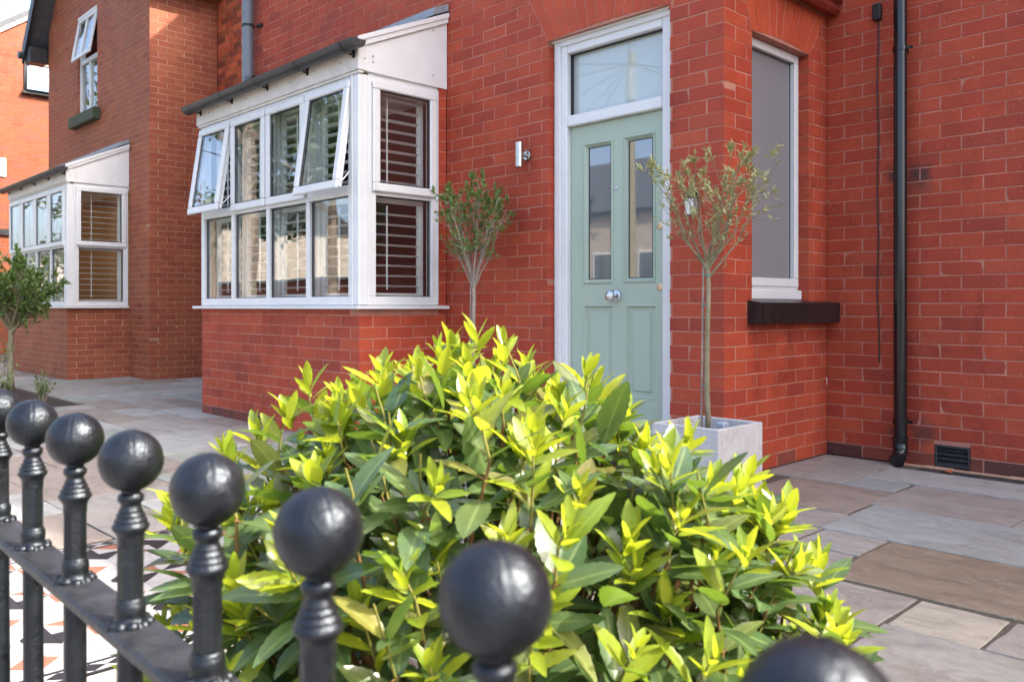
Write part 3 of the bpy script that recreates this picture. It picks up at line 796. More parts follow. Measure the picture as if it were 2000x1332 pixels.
    # shutters
    if slats:
        def shutter(T, a0, a1, z0, z1, dep, rod=None, tilt=.10):
            sh_ = MB(); frame_rect(sh_, T, a0, a1, z0, z1, .046, dep - .03, dep, .003)
            sm = sh_.build('shutter', M['louvre'], house)
            zz = z0 + .046 + .05; mesh = None
            while zz < z1 - .075:
                if mesh is None:
                    hw = .031; dz = hw * math.sin(tilt); dd = hw * math.cos(tilt); th = .0045
                    b = MB()
                    L = a1 - a0 - .094
                    if T is F: f3 = lambda a, d, z: (a, -d, z)
                    else: f3 = lambda a, d, z: (d, a, z)
                    prof = [(-dd, -dz), (-dd * .5, -dz * .5 - th), (dd * .5, dz * .5 - th), (dd, dz), (dd * .5, dz * .5 + th), (-dd * .5, -dz * .5 + th)]
                    vs = [f3(a, d, z) for a in (0, L) for d, z in prof]
                    b.add(vs, [tuple(range(6)), tuple(range(11, 5, -1))] + [(k, (k + 1) % 6, 6 + (k + 1) % 6, 6 + k) for k in range(6)])
                    mesh = b.mesh('slat', M['louvre'], 30)
                o = link('slat', mesh, sm); o.location = T(a0 + .047, zz, dep - .015)
                zz += .0735
            if rod:
                b = MB(); a = a0 + rod * (a1 - a0); rect_bar(b, T, a - .005, a + .005, z0 + .07, z1 - .07, dep + .014, dep + .024, .001); b.build('tilt_rod', M['louvre'], sm)
        zmid = zt
        for i in range(n):
            a0 = x0 + wdt * i + (.06 if i == 0 else .012); a1 = x0 + wdt * (i + 1) - (.05 if i == n - 1 else .012)
            shutter(F, a0, a1, zs + .045, zmid - .02, -.115, .5); shutter(F, a0, a1, zmid - .008, ztop - .03, -.115, .5)
        shutter(Cq, cy0 + .05, cy1 - .05, zs + .045, zmid - .02, -.115, .33); shutter(Cq, cy0 + .05, cy1 - .05, zmid - .008, ztop - .03, -.115, .33)
    # room behind
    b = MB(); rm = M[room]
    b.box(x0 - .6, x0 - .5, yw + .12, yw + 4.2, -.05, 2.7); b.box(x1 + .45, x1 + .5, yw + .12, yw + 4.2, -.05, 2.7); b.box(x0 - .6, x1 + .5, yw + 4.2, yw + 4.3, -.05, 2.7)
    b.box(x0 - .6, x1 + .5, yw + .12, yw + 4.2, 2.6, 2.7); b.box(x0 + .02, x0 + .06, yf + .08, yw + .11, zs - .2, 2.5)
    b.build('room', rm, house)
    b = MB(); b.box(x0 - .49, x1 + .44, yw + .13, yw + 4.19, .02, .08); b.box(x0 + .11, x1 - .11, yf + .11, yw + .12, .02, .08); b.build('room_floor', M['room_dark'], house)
    return bw
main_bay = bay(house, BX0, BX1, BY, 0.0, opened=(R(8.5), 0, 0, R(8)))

# front door ---------------------------------------------------------
fr = bpy.data.objects.new('door_frame', None); COL.objects.link(fr); fr.parent = house
DY = .10
D3 = lambda a, z, d: (a, DY - d, z)
b = MB()
b.box(-1.334, -1.2115, .062, .17, .10, 2.690, .006); b.box(-.458, -.345, .062, .17, .10, 2.690, .006)
b.box(-1.2112, -.4583, .064, .17, 2.590, 2.688, .006); b.box(-1.2112, -.4583, .060, .17, 2.1135, 2.184, .006)
b.box(-1.31, -1.26, .050, .0615, .10, 2.688, .004); b.box(-1.2595, -.36, .050, .0635, 2.64, 2.687, .004)
b.box(-1.34, -.34, .03, .0495, 2.672, 2.692, .005)
b.build('jamb', M['white'], fr)
b = MB(); b.box(-1.2095, -.4595, .125, .135, 2.185, 2.589); b.build('fanlight_pane', M['frost_top'], fr)
b = MB(); frame_rect(b, D3, -1.212, -.458, 2.182, 2.592, .007, -.024, .0, 0); b.build('gasket', M['gasket'], fr)
b = MB(); b.box(-1.21, -.459, .03, .17, .085, .145, .006); b.box(-1.21, -.459, .012, .0295, .095, .105); b.box(-1.21, -.459, .0, .0115, .06, .095, .003); b.build('threshold', M['steel'], fr)
b = MB(); b.box(-1.45, -.30, -.10, .0, -.03, .04, .006); b.build('door_step', M['stone_sill'], house)
door = bpy.data.objects.new('front_door', None); COL.objects.link(door); door.parent = house
dx0, dx1, dz0, dz1 = -1.207, -.463, .147, 2.110
G1, G2 = (-1.069, -.885), (-.745, -.563); GZ = (1.118, 1.962)
Q1, Q2 = (-1.080, -.868), (-.733, -.545); QZ = (.40, .935)
b = MB()
yA, yB = DY, .145
b.box(dx0, G1[0] - .03, yA, yB, dz0, dz1); b.box(G2[1] + .03, dx1, yA, yB, dz0, dz1)
b.box(G1[0] - .03, G2[1] + .03, yA, yB, GZ[1] + .03, dz1); b.box(G1[1] + .03, G2[0] - .03, yA, yB, QZ[1] + .02, GZ[1] + .03)
b.box(G1[0] - .03, G1[1] + .03, yA, yB, QZ[1] + .02, GZ[0] - .03); b.box(G2[0] - .03, G2[1] + .03, yA, yB, QZ[1] + .02, GZ[0] - .03)
b.box(G1[0] - .03, G2[1] + .03, yA, yB, dz0, QZ[0] - .02); b.box(Q1[1] + .02, Q2[0] - .02, yA, yB, QZ[0] - .02, QZ[1] + .02)
b.box(G1[0] - .0305, G2[1] + .0305, .132, .146, QZ[0] - .03, QZ[1] + .03)
b.build('leaf', M['door'], door)
for (p, q) in (G1, G2):
    b = MB(); outer = [(p - .0298, GZ[0] - .0298), (q + .0298, GZ[0] - .0298), (q + .0298, GZ[1] + .0298), (p - .0298, GZ[1] + .0298)]
    inner = [(p, GZ[0]), (q, GZ[0]), (q, GZ[1]), (p, GZ[1])]; mid = [(p - .02, GZ[0] - .02), (q + .02, GZ[0] - .02), (q + .02, GZ[1] + .02), (p - .02, GZ[1] + .02)]
    vs = [(a, yA - .004, z) for a, z in outer] + [(a, yA - .009, z) for a, z in mid] + [(a, yA + .016, z) for a, z in inner] + [(a, yA + .02, z) for a, z in outer]
    fs = [(k, (k + 1) % 4, 4 + (k + 1) % 4, 4 + k) for k in range(4)] + [(4 + k, 4 + (k + 1) % 4, 8 + (k + 1) % 4, 8 + k) for k in range(4)] + [(12 + k, 12 + (k + 1) % 4, (k + 1) % 4, k) for k in range(4)]
    b.add(vs, fs); b.build('glazing_bead', M['door'], door)
    b = MB(); b.box(p - .01, q + .01, yA + .018, yA + .026, GZ[0] - .01, GZ[1] + .01); b.build('pane', M['frost'], door)
    b = MB(); frame_rect(b, D3, p - .001, q + .001, GZ[0] - .001, GZ[1] + .001, .005, -.0175, -.0145, 0); b.build('gasket', M['gasket'], door)
for (p, q) in (Q1, Q2):
    b = MB()
    rings = [(.0199, -.0), (.012, -.003), (.0, .016), (-.022, .016), (-.034, .004), (-.036, .004)]
    vs = []
    for (g_, dd) in rings: vs += [(a, yA + dd, z) for a, z in [(p - g_, QZ[0] - g_), (q + g_, QZ[0] - g_), (q + g_, QZ[1] + g_), (p - g_, QZ[1] + g_)]]
    fs = []
    for r_ in range(len(rings) - 1): fs += [(4 * r_ + k, 4 * r_ + (k + 1) % 4, 4 * r_ + 4 + (k + 1) % 4, 4 * r_ + 4 + k) for k in range(4)]
    fs.append(tuple(4 * (len(rings) - 1) + k for k in range(4)))
    b.add(vs, fs); b.build('panel', M['door'], door)
def yl(prof, c, m, name, par, n=24):
    return MB().lathe([(r_, -h) for r_, h in prof], c, n, 'y').build(name, m, par, 35)
yl([(.0, 0), (.038, 0), (.038, .006), (.030, .010), (.014, .014), (.012, .034), (.018, .040), (.032, .050), (.035, .060), (.031, .070), (.016, .077), (0, .079)], (-.834, yA - .0005, 1.01), M['chrome'], 'knob', door)
yl([(0, 0), (.014, 0), (.014, .004), (.008, .007), (.004, .004), (0, .004)], (-.833, yA - .0005, 1.683), M['chrome'], 'spyhole', door, 16)
for zz in (1.061, 1.425):
    k_ = yl([(0, 0), (.024, 0), (.024, .004), (.019, .007), (.010, .007), (.010, .003), (0, .003)], (-.497, yA - .0005, zz), M['brass'], 'lock', door, 20)

# return-wall window ---------------------------------------------------
sw = bpy.data.objects.new('side_window', None); COL.objects.link(sw); sw.parent = house
S3 = lambda a, z, d: (d, a, z)
b = MB(); frame_rect(b, S3, .292, .969, 1.045, 2.53, .068, -.14, -.07, .006); frame_rect(b, S3, .312, .949, 1.065, 2.51, .05, -.0695, -.058, .005)
b.box(-.14, -.045, .293, .968, .985, 1.0445, .005); b.build('frame', M['white'], sw)
b = MB(); rect_bar(b, S3, .361, .90, 1.114, 2.461, -.098, -.092, 0); b.build('pane', M['frost_side'], sw)
b = MB(); frame_rect(b, S3, .359, .902, 1.112, 2.463, .006, -.105, -.088, 0); b.build('gasket', M['gasket'], sw)
b = MB(); b.add([(-.06, .238, .845), (.088, .238, .845), (.088, 1.212, .845), (-.06, 1.212, .845), (-.06, .238, .988), (.088, .238, .966), (.088, 1.212, .966), (-.06, 1.212, .988)],
                [(0, 3, 2, 1), (0, 1, 5, 4), (1, 2, 6, 5), (2, 3, 7, 6), (3, 0, 4, 7), (4, 5, 6, 7)])
b.build('sill', M['stone_sill'], sw)
b = MB(); b.box(-.9, -.15, .28, .98, .9, 2.6); 
# terracotta string course over the return wall
b = MB(); pr = [(.0, 2.835), (.03, 2.80), (.075, 2.795), (.095, 2.82), (.085, 2.86), (.11, 2.875), (.11, 2.95), (.0, 2.98)]
for k in range(5): b.prism(pr, lambda a, z, d: (a, d, z), .005 + k * .242, .005 + (k + 1) * .242 - .005)
b.build('string_course', M['terracotta'], house)

# downpipe, cable, vent, drain -------------------------------------------------
dp = bpy.data.objects.new('downpipe', None); COL.objects.link(dp); dp.parent = house
PX, PY, PR = .50, 1.115, .0375
b = MB(); b.lathe([(PR, .16), (PR, 6.9)], (PX, PY, 0), 20); b.build('pipe', M['pipe_black'], dp, 40)
b = MB()
b.lathe([(PR + .001, .10), (PR + .007, .102), (PR + .007, .118), (PR + .004, .122), (PR + .004, .150), (PR + .007, .154), (PR + .007, .172), (PR + .001, .176)], (PX, PY, 0), 20)
b.tube([(PX, PY, .13), (PX, PY, .085), (PX, PY - .022, .052), (PX, PY - .055, .036)], [PR + .003, PR + .003, PR + .004, PR + .005], 20, cap=False)
b.build('shoe', M['pipe_black'], dp, 40)
b = MB(); b.tube([(PX, PY - .0545, .0365), (PX, PY - .02, .052)], [PR + .001, PR - .002], 20); b.build('shoe_bore', M['gasket'], dp)
for zz in (.262, 2.47):
    b = MB(); b.lathe([(PR, -.012), (PR + .006, -.012), (PR + .006, .012), (PR, .012)], (PX, PY, zz), 20); b.box(PX + PR, PX + PR + .032, PY - .006, PY + .006, zz - .008, zz + .008, .003)
    b.lathe([(.0, 0), (.009, 0), (.009, .012), (0, .014)], (PX + PR + .026, PY - .006, zz), 8, 'y'); b.box(PX - .012, PX + .012, PY + PR - .002, 1.2135, zz - .01, zz + .01)
    b.build('pipe_bracket', M['pipe_black'], dp, 40)
cab = bpy.data.objects.new('cable', None); COL.objects.link(cab); cab.parent = house
pts = [(.330 + .004 * math.sin(k * 1.1) + (.008 * (k > 16) * (k - 16) / 4), 1.208 - (.004 if k % 5 else 0), 2.74 - k * .107) for k in range(21)]
MB().tube(pts, .0042, 6).build('wire', M['black_plastic'], cab)
b = MB(); b.box(.305, .355, 1.175, 1.2135, 2.70, 2.80, .006); b.build('wire_box', M['black_plastic'], cab)
vt = bpy.data.objects.new('wall_vent', None); COL.objects.link(vt); vt.parent = house
b = MB(); V3 = lambda a, z, d: (a, 1.215 - d, z)
frame_rect(b, V3, .657, .848, .008, .133, .012, -.05, -.001, .002); b.box(.66, .845, 1.27, 1.275, .01, .13); b.build('vent_frame', M['gutter'], vt)
for k in range(4):
    z = .022 + k * .027
    MB().add([(.67, 1.222, z), (.835, 1.222, z), (.835, 1.25, z + .026), (.67, 1.25, z + .026), (.67, 1.225, z - .003), (.835, 1.225, z - .003), (.835, 1.253, z + .023), (.67, 1.253, z + .023)],
             [(0, 1, 2, 3), (7, 6, 5, 4), (0, 4, 5, 1), (2, 6, 7, 3), (0, 3, 7, 4), (1, 5, 6, 2)]).build('vent_slat', M['gutter'], vt)
dr = tag(MB().box(.60, 6.4, 1.045, 1.185, -.05, -.022).build('drain_channel', M['gasket']), 'dark channel drain with a black grating along the foot of the side wall', 'drain')
b = MB()
for k in range(150):
    x = .61 + k * .036; b.box(x, x + .012, 1.048, 1.182, -.0215, -.006)
for y in (1.046, 1.085, 1.113, 1.141, 1.172): b.box(.6, 6.4, y, y + .011, -.0215, -.0055)
tag(b.build('grating', M['gutter'], dr), kind='stuff')
b = MB(); 
for k in range(40):
    x = .46 + k * .15; b.prism([(1.186, -.03), (1.2135, -.03), (1.2135, .002 + random.uniform(-.004, .006)), (1.186, -.004)], lambda a, z, d: (d, a, z), x, x + .151)
b.build('mortar_fillet', M['mortar_nb'], house)
lf = MB().add([(.735, 1.10, -.003), (.76, 1.06, .01), (.80, 1.08, .004), (.785, 1.12, .018)], [(0, 1, 2), (0, 2, 3)]).build('fallen_leaf', M['bin']); tag(lf, 'dry orange leaf lying on the channel drain below the wall vent', 'leaf')

# grey soil pipe at the far end of the front wall
sp = bpy.data.objects.new('soil_pipe', None); COL.objects.link(sp); sp.parent = house
b = MB(); b.lathe([(.055, 3.12), (.055, 5.0)], (-5.33, -.085, 0), 18); b.lathe([(.056, 3.0), (.064, 3.0), (.064, 3.10), (.056, 3.12)], (-5.33, -.085, 0), 18); b.build('pipe', M['pipe_grey'], sp, 40)
b = MB(); b.lathe([(.056, -.012), (.061, -.012), (.061, .012), (.056, .012)], (-5.33, -.085, 3.72), 18); b.box(-5.27, -5.18, -.03, -.002, 3.70, 3.73, .004); b.build('pipe_bracket', M['black_plastic'], sp)
b = MB(); b.tube([(-5.33, -.1, 2.98), (-5.22, -.14, 3.04), (-5.08, -.17, 3.10), (-5.0, -.18, 3.10)], [.06, .075, .075, .05], 12); b.build('pipe_cowl', M['pipe_black'], sp, 50)

# ------------------------------------------------------------------ things fixed on the front wall
wl = thing('wall_light', 'brushed steel up and down wall light beside the front door', 'wall light')
b = MB(); b.lathe([(0, -.083), (.024, -.083), (.0265, -.080), (.0265, -.028), (.0255, -.027), (.0265, -.026), (.0265, .022), (.0255, .023), (.0265, .024), (.0265, .082), (.024, .084), (0, .084)], (-1.515, -.075, 1.955), 24); b.build('barrel', M['steel'], wl, 30)
b = MB(); b.lathe([(0, .0), (.034, .0), (.034, -.016), (.028, -.020), (0, -.020)], (-1.505, -.0015, 1.955), 24, 'y'); b.lathe([(.012, -.018), (.012, -.06)], (-1.512, -.0, 1.955), 12, 'y'); b.build('back_plate', M['steel'], wl, 30)
kb = thing('doorbell', 'small white and black doorbell box on the brick pier behind the olive tree', 'doorbell')
b = MB(); b.box(-.228, -.168, -.040, -.0015, 1.455, 1.545, .006); b.build('body', M['grey_plastic'], kb)
b = MB(); b.box(-.226, -.174, -.046, -.0405, 1.458, 1.543, .003); b.build('face', M['white_plastic'], kb)
b = MB(); b.box(-.232, -.165, -.042, -.0015, 1.546, 1.585, .006); b.build('hood', M['black_plastic'], kb)
tp = thing('outside_junction', 'grey round plastic cable cover on the brick wall left of the door', 'cable cover')
b = MB(); b.lathe([(0, 0), (.034, 0), (.034, -.022), (.03, -.026), (0, -.026)], (-1.474, -.0015, .515), 20, 'y'); b.build('cover', M['grey_plastic'], tp, 30)
b = MB(); b.tube([(-1.474, -.012, .482), (-1.474, -.012, .05)], .008, 8); b.build('conduit', M['grey_plastic'], tp)
bx_ = tag(MB().box(-1.60, -1.545, -.05, -.0015, .48, .57, .006).build('meter_box', M['black_plastic']), 'small black box on the brick wall beside the round cable cover', 'box')

# ------------------------------------------------------------------ neighbouring house
nb = thing('neighbour_house', 'neighbouring brick house with gabled front and white bay window beyond the first bay', 'house')
NX0, NX1, NY = -12.9, -8.59, .20
nx = lambda X: X - NX0
NB0, NB1, NBY = -12.0, -9.30, -.57
gab = lambda a: 5.45 + 1.2 * min(a, (NX1 - NX0) - a)
hidN = lambda po: False
Wall('front_wall', nb, (NX0, NY, 0), (1, 0, 0), (0, -1, 0), NX1 - NX0, 0, 8.0, M['brick_nb'], M['mortar_nb'],
     openings=[(nx(NB0), nx(NB1), -.1, 2.66), (nx(-11.42), nx(-10.56), 3.83, 5.35)], c1='corner', shift=0, ch=.0775, topf=gab)
Wall('return_wall', nb, (NX1, NY, 0), (0, 1, 0), (1, 0, 0), .908, 0, 5.6, M['brick_nb'], M['mortar_nb'], c0='corner', shift=1, ch=.0775)
Wall('bay_base', nb, (NB0, NBY, 0), (1, 0, 0), (0, -1, 0), NB1 - NB0, 0, .925, M['brick_nb'], M['mortar_nb'], c1='corner', shift=0, ch=.0775)
Wall('bay_cheek', nb, (NB1, NBY, 0), (0, 1, 0), (1, 0, 0), NY - NBY - .001, 0, .925, M['brick_nb'], M['mortar_nb'], c0='corner', shift=1, ch=.0775)
finish_bricks(nb, 300)
b = MB(); b.box(NX0, NX0 + .1, NY + .11, 6.5, 0, 5.5); b.box(NX0, NX1, 6.4, 6.5, 0, 5.5); b.box(NX1 - .1, NX1 - .0, 1.12, 6.4, 0, 5.5); b.build('rear_wall', M['brick_nb'], nb)
b = MB(); mid = (NX0 + NX1) / 2
for sgn in (-1, 1):
    ex = mid + sgn * ((NX1 - NX0) / 2 + .28); zz = 5.45 - .28 * 1.2
    b.prism([(ex, zz), (mid, 5.45 + 1.2 * (NX1 - NX0) / 2), (mid, 5.62 + 1.2 * (NX1 - NX0) / 2), (ex, zz + .14)], lambda a, z, d: (a, d, z), NY - .28, 6.7)
b.build('roof', M['slate'], nb)
for sgn in (-1, 1):
    ex = mid + sgn * ((NX1 - NX0) / 2 + .30); zz = 5.45 - .30 * 1.2
    MB().prism([(ex, zz - .12), (mid, 5.33 + 1.2 * ((NX1 - NX0) / 2)), (mid, 5.60 + 1.2 * ((NX1 - NX0) / 2)), (ex, zz + .15)], lambda a, z, d: (a, d, z), NY - .32, NY - .285).build('bargeboard', M['black_wood'], nb)
b = MB(); b.box(NX0 - .28, NX0 - .004, NY - .284, 6.4, 5.02, 5.08); b.box(NX0 - .26, NX0 + .03, NY - .282, NY - .02, 4.95, 5.2, .01); b.build('soffit', M['black_wood'], nb)
b = MB(); b.tube([(NX0 - .36, NY - .36, 5.12), (NX0 - .36, 6.4, 5.12)], .06, 10); b.build('gutter', M['gutter'], nb)
nbw = bay(nb, NB0, NB1, NBY, NY, room='room_tan', cheek_strip=.012, zroof=3.10)
lampo = bpy.data.objects.new('ceiling_lamp', None); COL.objects.link(lampo); lampo.parent = nb
t_ = NT('lamp_glow'); em = t_.n('ShaderNodeEmission'); em.inputs[0].default_value = (1, .72, .42, 1); em.inputs[1].default_value = 6; t_.done(em.outputs[0])
MB().lathe([(0, -.03), (.05, -.03), (.06, -.015), (.06, 0)], (-10.4, 1.7, 2.585), 16).build('shade', t_.m, lampo)
ld = bpy.data.lights.new('ceiling_lamp_light', 'POINT'); ld.energy = 9; ld.color = (1, .72, .42); ld.shadow_soft_size = .06
lo_ = bpy.data.objects.new('ceiling_lamp_light', ld); COL.objects.link(lo_); lo_.location = (-10.4, 1.7, 2.42); lo_.parent = lampo
# upper window
uw = bpy.data.objects.new('upper_window', None); COL.objects.link(uw); uw.parent = nb
U3 = lambda a, z, d: (a, NY + .03 - d, z)
b = MB(); frame_rect(b, U3, -11.42, -10.56, 3.83, 5.35, .06, -.07, 0, .005); b.box(-11.36, -10.62, NY + .034, NY + .10, 4.62, 4.69, .004); b.box(-11.015, -10.965, NY + .034, NY + .10, 3.891, 4.619, .004); b.box(-11.4, -10.58, NY - .01, NY + .0295, 5.30, 5.349, .01); b.build('frame', M['white'], uw)
for (p, q) in ((-11.36, -11.017), (-10.963, -10.62)):
    b = MB(); b.box(p, q, NY + .06, NY + .068, 3.891, 4.619); b.build('pane', M['glass'], uw)
rt_ = bpy.data.objects.new('sash', None); COL.objects.link(rt_); rt_.parent = uw; rt_.location = (0, NY + .03, 5.30); rt_.rotation_euler = (-R(9.5), 0, 0)
U4 = lambda a, z, d: (a, -d, z - 5.30)
b = MB(); frame_rect(b, U4, -11.40, -10.58, 4.64, 5.30, .06, .001, .03, .006); rect_bar(b, U4, -11.015, -10.965, 4.701, 5.239, .001, .028); o = b.build('sash_frame', M['white']); o.parent = rt_
b = MB(); rect_bar(b, U4, -11.34, -10.64, 4.70, 5.24, .004, .010, 0); o = b.build('pane', M['glass']); o.parent = rt_
b = MB(); b.box(-11.55, -10.43, NY - .10, NY + .05, 3.66, 3.828, .008); b.build('sill', M['green_wood'], uw)
b = MB(); b.box(-11.9, -10.1, 1.4, 1.5, 3.2, 5.4); b.box(-11.9, -10.1, .32, 1.4, 5.36, 5.45); b.build('room', M['room_dark'], uw)

# ------------------------------------------------------------------ farther house, sunlit gable end
fh = thing('orange_brick_house', 'sunlit orange brick gable end at the far left edge', 'house')
FX = -17.0
FY = -.9
ftop = lambda a: (6.60 + .73 * (a + FY - .43)) if a < 4.2 else (6.60 + .73 * (4.2 + FY - .43) - .73 * (a - 4.2))
Wall('gable_wall', fh, (FX, FY, 0), (0, 1, 0), (1, 0, 0), 7.6, 0, 9.0, M['brick_far'], M['mortar_dark'], openings=[(.86 - FY, 1.75 - FY, 5.38, 6.0)], ch=.086, topf=ftop, sc=1.12)
finish_bricks(fh, 250)
b = MB(); b.box(FX - 6, FX - .11, FY, FY + .1, 0, 5.5); b.box(FX - 6, FX - .11, 6.6, 6.7, 0, 5.5); b.build('rear_wall', M['brick_far'], fh)
b = MB()
for (a0, a1) in ((-.25, 4.2), (4.2, 7.9)):
    b.prism([(a0 + FY, ftop(a0) - .02), (a1 + FY, ftop(a1) - .02), (a1 + FY, ftop(a1) + .10), (a0 + FY, ftop(a0) + .10)], lambda a, z, d: (d, a, z), FX - 6, FX + .06)
b.build('roof', M['slate'], fh)
b = MB(); b.prism([(-.25 + FY, ftop(-.25) - .11), (4.2 + FY, ftop(4.2) - .11), (4.2 + FY, ftop(4.2) - .021), (-.25 + FY, ftop(-.25) - .021)], lambda a, z, d: (d, a, z), FX + .004, FX + .05); b.build('verge', M['concrete'], fh)
fwn = bpy.data.objects.new('gable_window', None); COL.objects.link(fwn); fwn.parent = fh
W3 = lambda a, z, d: (FX + d, a - 3.5, z)
b = MB(); frame_rect(b, W3, 4.36, 5.25, 5.38, 6.0, .06, -.10, .02, .005); b.box(FX, FX + .10, .82, 1.80, 5.33, 5.379, .005); b.build('frame', M['black_wood'], fwn)
r2 = bpy.data.objects.new('casement', None); COL.objects.link(r2); r2.parent = fwn; r2.location = (FX + .03, 0, 5.97); r2.rotation_euler = (0, -R(14), 0)
W4 = lambda a, z, d: (d, a - 3.5, z - 5.97)
b = MB(); frame_rect(b, W4, 4.44, 5.20, 5.42, 5.97, .05, 0, .035, .005); o = b.build('casement_frame', M['grey_plastic']); o.parent = r2
b = MB(); rect_bar(b, W4, 4.49, 5.15, 5.47, 5.92, .01, .016, 0); o = b.build('pane', M['white_plastic']); o.parent = r2
b = MB(); rect_bar(b, W4, 4.6, 5.0, 5.93, 5.96, .036, .05, .003); o = b.build('trickle_vent', M['black_plastic']); o.parent = r2
sg = tag(MB().box(FX + .003, FX + .03, .1, .535, 3.58, 3.96, .01).build('wall_sign', M['white_plastic']), 'blank white plate on the sunlit gable end at the left edge', 'sign')
b = MB(); b.box(FX + .003, FX + .05, FY, 1.6, 2.40, 2.52); b.build('lead_band', M['gutter'], fh)

# ------------------------------------------------------------------ leaves and branches
def leaf_geo(L, W, fold, curl, serr, nst, twist=0.0):
    vs = []; fs = []; at = []
    for i in range(nst + 1):
        t = i / nst
        wv = W * .5 * (math.sin(math.pi * min(1, t ** .92)) ** .72 if 0 < t < 1 else 0.0) * (1.08 - .16 * t)
        if serr and 0 < i < nst: wv *= (1 + serr * (1 if i % 2 else -1))
        wv = max(wv, .0009)
        y = L * t; z = -curl * L * t * t
        a = twist * t
        for sx in (-1, 0, 1):
            x = sx * wv; zz = z + abs(sx) * wv * fold
            x, zz2 = x * math.cos(a) - (zz - z) * math.sin(a), z + x * math.sin(a) + (zz - z) * math.cos(a)
            vs.append((x, y, zz2)); at.append(abs(sx))
        if i:
            k = 3 * i
            fs += [(k - 3, k - 2, k + 1, k), (k - 2, k - 1, k + 2, k + 1)]
    return np.array(vs), fs, at
def geo_mesh(name, geo, mat):
    me = bpy.data.meshes.new(name); me.from_pydata([tuple(v) for v in geo[0]], [], geo[1])
    ca = me.color_attributes.new('lf', 'FLOAT_COLOR', 'POINT'); ca.data.foreach_set('color', [c for v in geo[2] for c in (v, v, v, 1)])
    me.polygons.foreach_set('use_smooth', [True] * len(me.polygons)); me.materials.append(mat); return me
def basis(p, d, n, s):
    y = d.normalized(); x = y.cross(n)
    if x.length < 1e-5: x = y.cross(Vector((1, .3, .2)))
    x.normalize(); z = x.cross(y)
    return Matrix(((x.x * s, y.x * s, z.x * s, p.x), (x.y * s, y.y * s, z.y * s, p.y), (x.z * s, y.z * s, z.z * s, p.z), (0, 0, 0, 1)))
class LeafBatch:
    def __init__(s): s.v = []; s.f = []; s.a = []; s.n = 0
    def add(s, geo, m):
        A = np.array(m); v = geo[0] @ A[:3, :3].T + A[:3, 3]
        s.v.append(v); s.f += [tuple(i + s.n for i in f) for f in geo[1]]; s.a += geo[2]; s.n += len(v)
    def build(s, name, mat, parent):
        if not s.n: return
        o = link(name, geo_mesh(name, (np.concatenate(s.v), s.f, s.a), mat), parent); tag(o, kind='stuff'); return o
def rv(k=1.0): return Vector((random.gauss(0, k), random.gauss(0, k), random.gauss(0, k)))

# ---- laurel bush behind the railing
bush = thing('laurel_bush', 'big leafy laurel bush with bright yellow-green new shoots right behind the railing', 'bush')
YG = [leaf_geo(1, .31, .35, .10, .06, 12, random.uniform(-.3, .3)), leaf_geo(1, .34, .5, -.06, .06, 12, .2), leaf_geo(1, .27, .3, .22, .07, 12, -.2), leaf_geo(1, .37, .25, .05, .06, 12, .3)]
MG = [leaf_geo(1, .37, .18, .16, .055, 16, .2), leaf_geo(1, .40, .10, .08, .05, 16, -.25), leaf_geo(1, .38, .28, .26, .055, 16, .1), leaf_geo(1, .42, .22, .02, .05, 16, -.1), leaf_geo(1, .36, .30, .34, .06, 16, .35)]
leaves = []; stems = MB(); twigs = MB()
OUTX = [250, 300, 440, 540, 600, 690, 760, 850, 930, 1020, 1075, 1150, 1225, 1262, 1280, 1340, 1400, 1450, 1500, 1545, 1610, 1680]
OUTY = [1100, 960, 862, 745, 725, 745, 705, 650, 640, 655, 745, 712, 750, 830, 880, 855, 905, 920, 945, 1000, 1120, 1300]
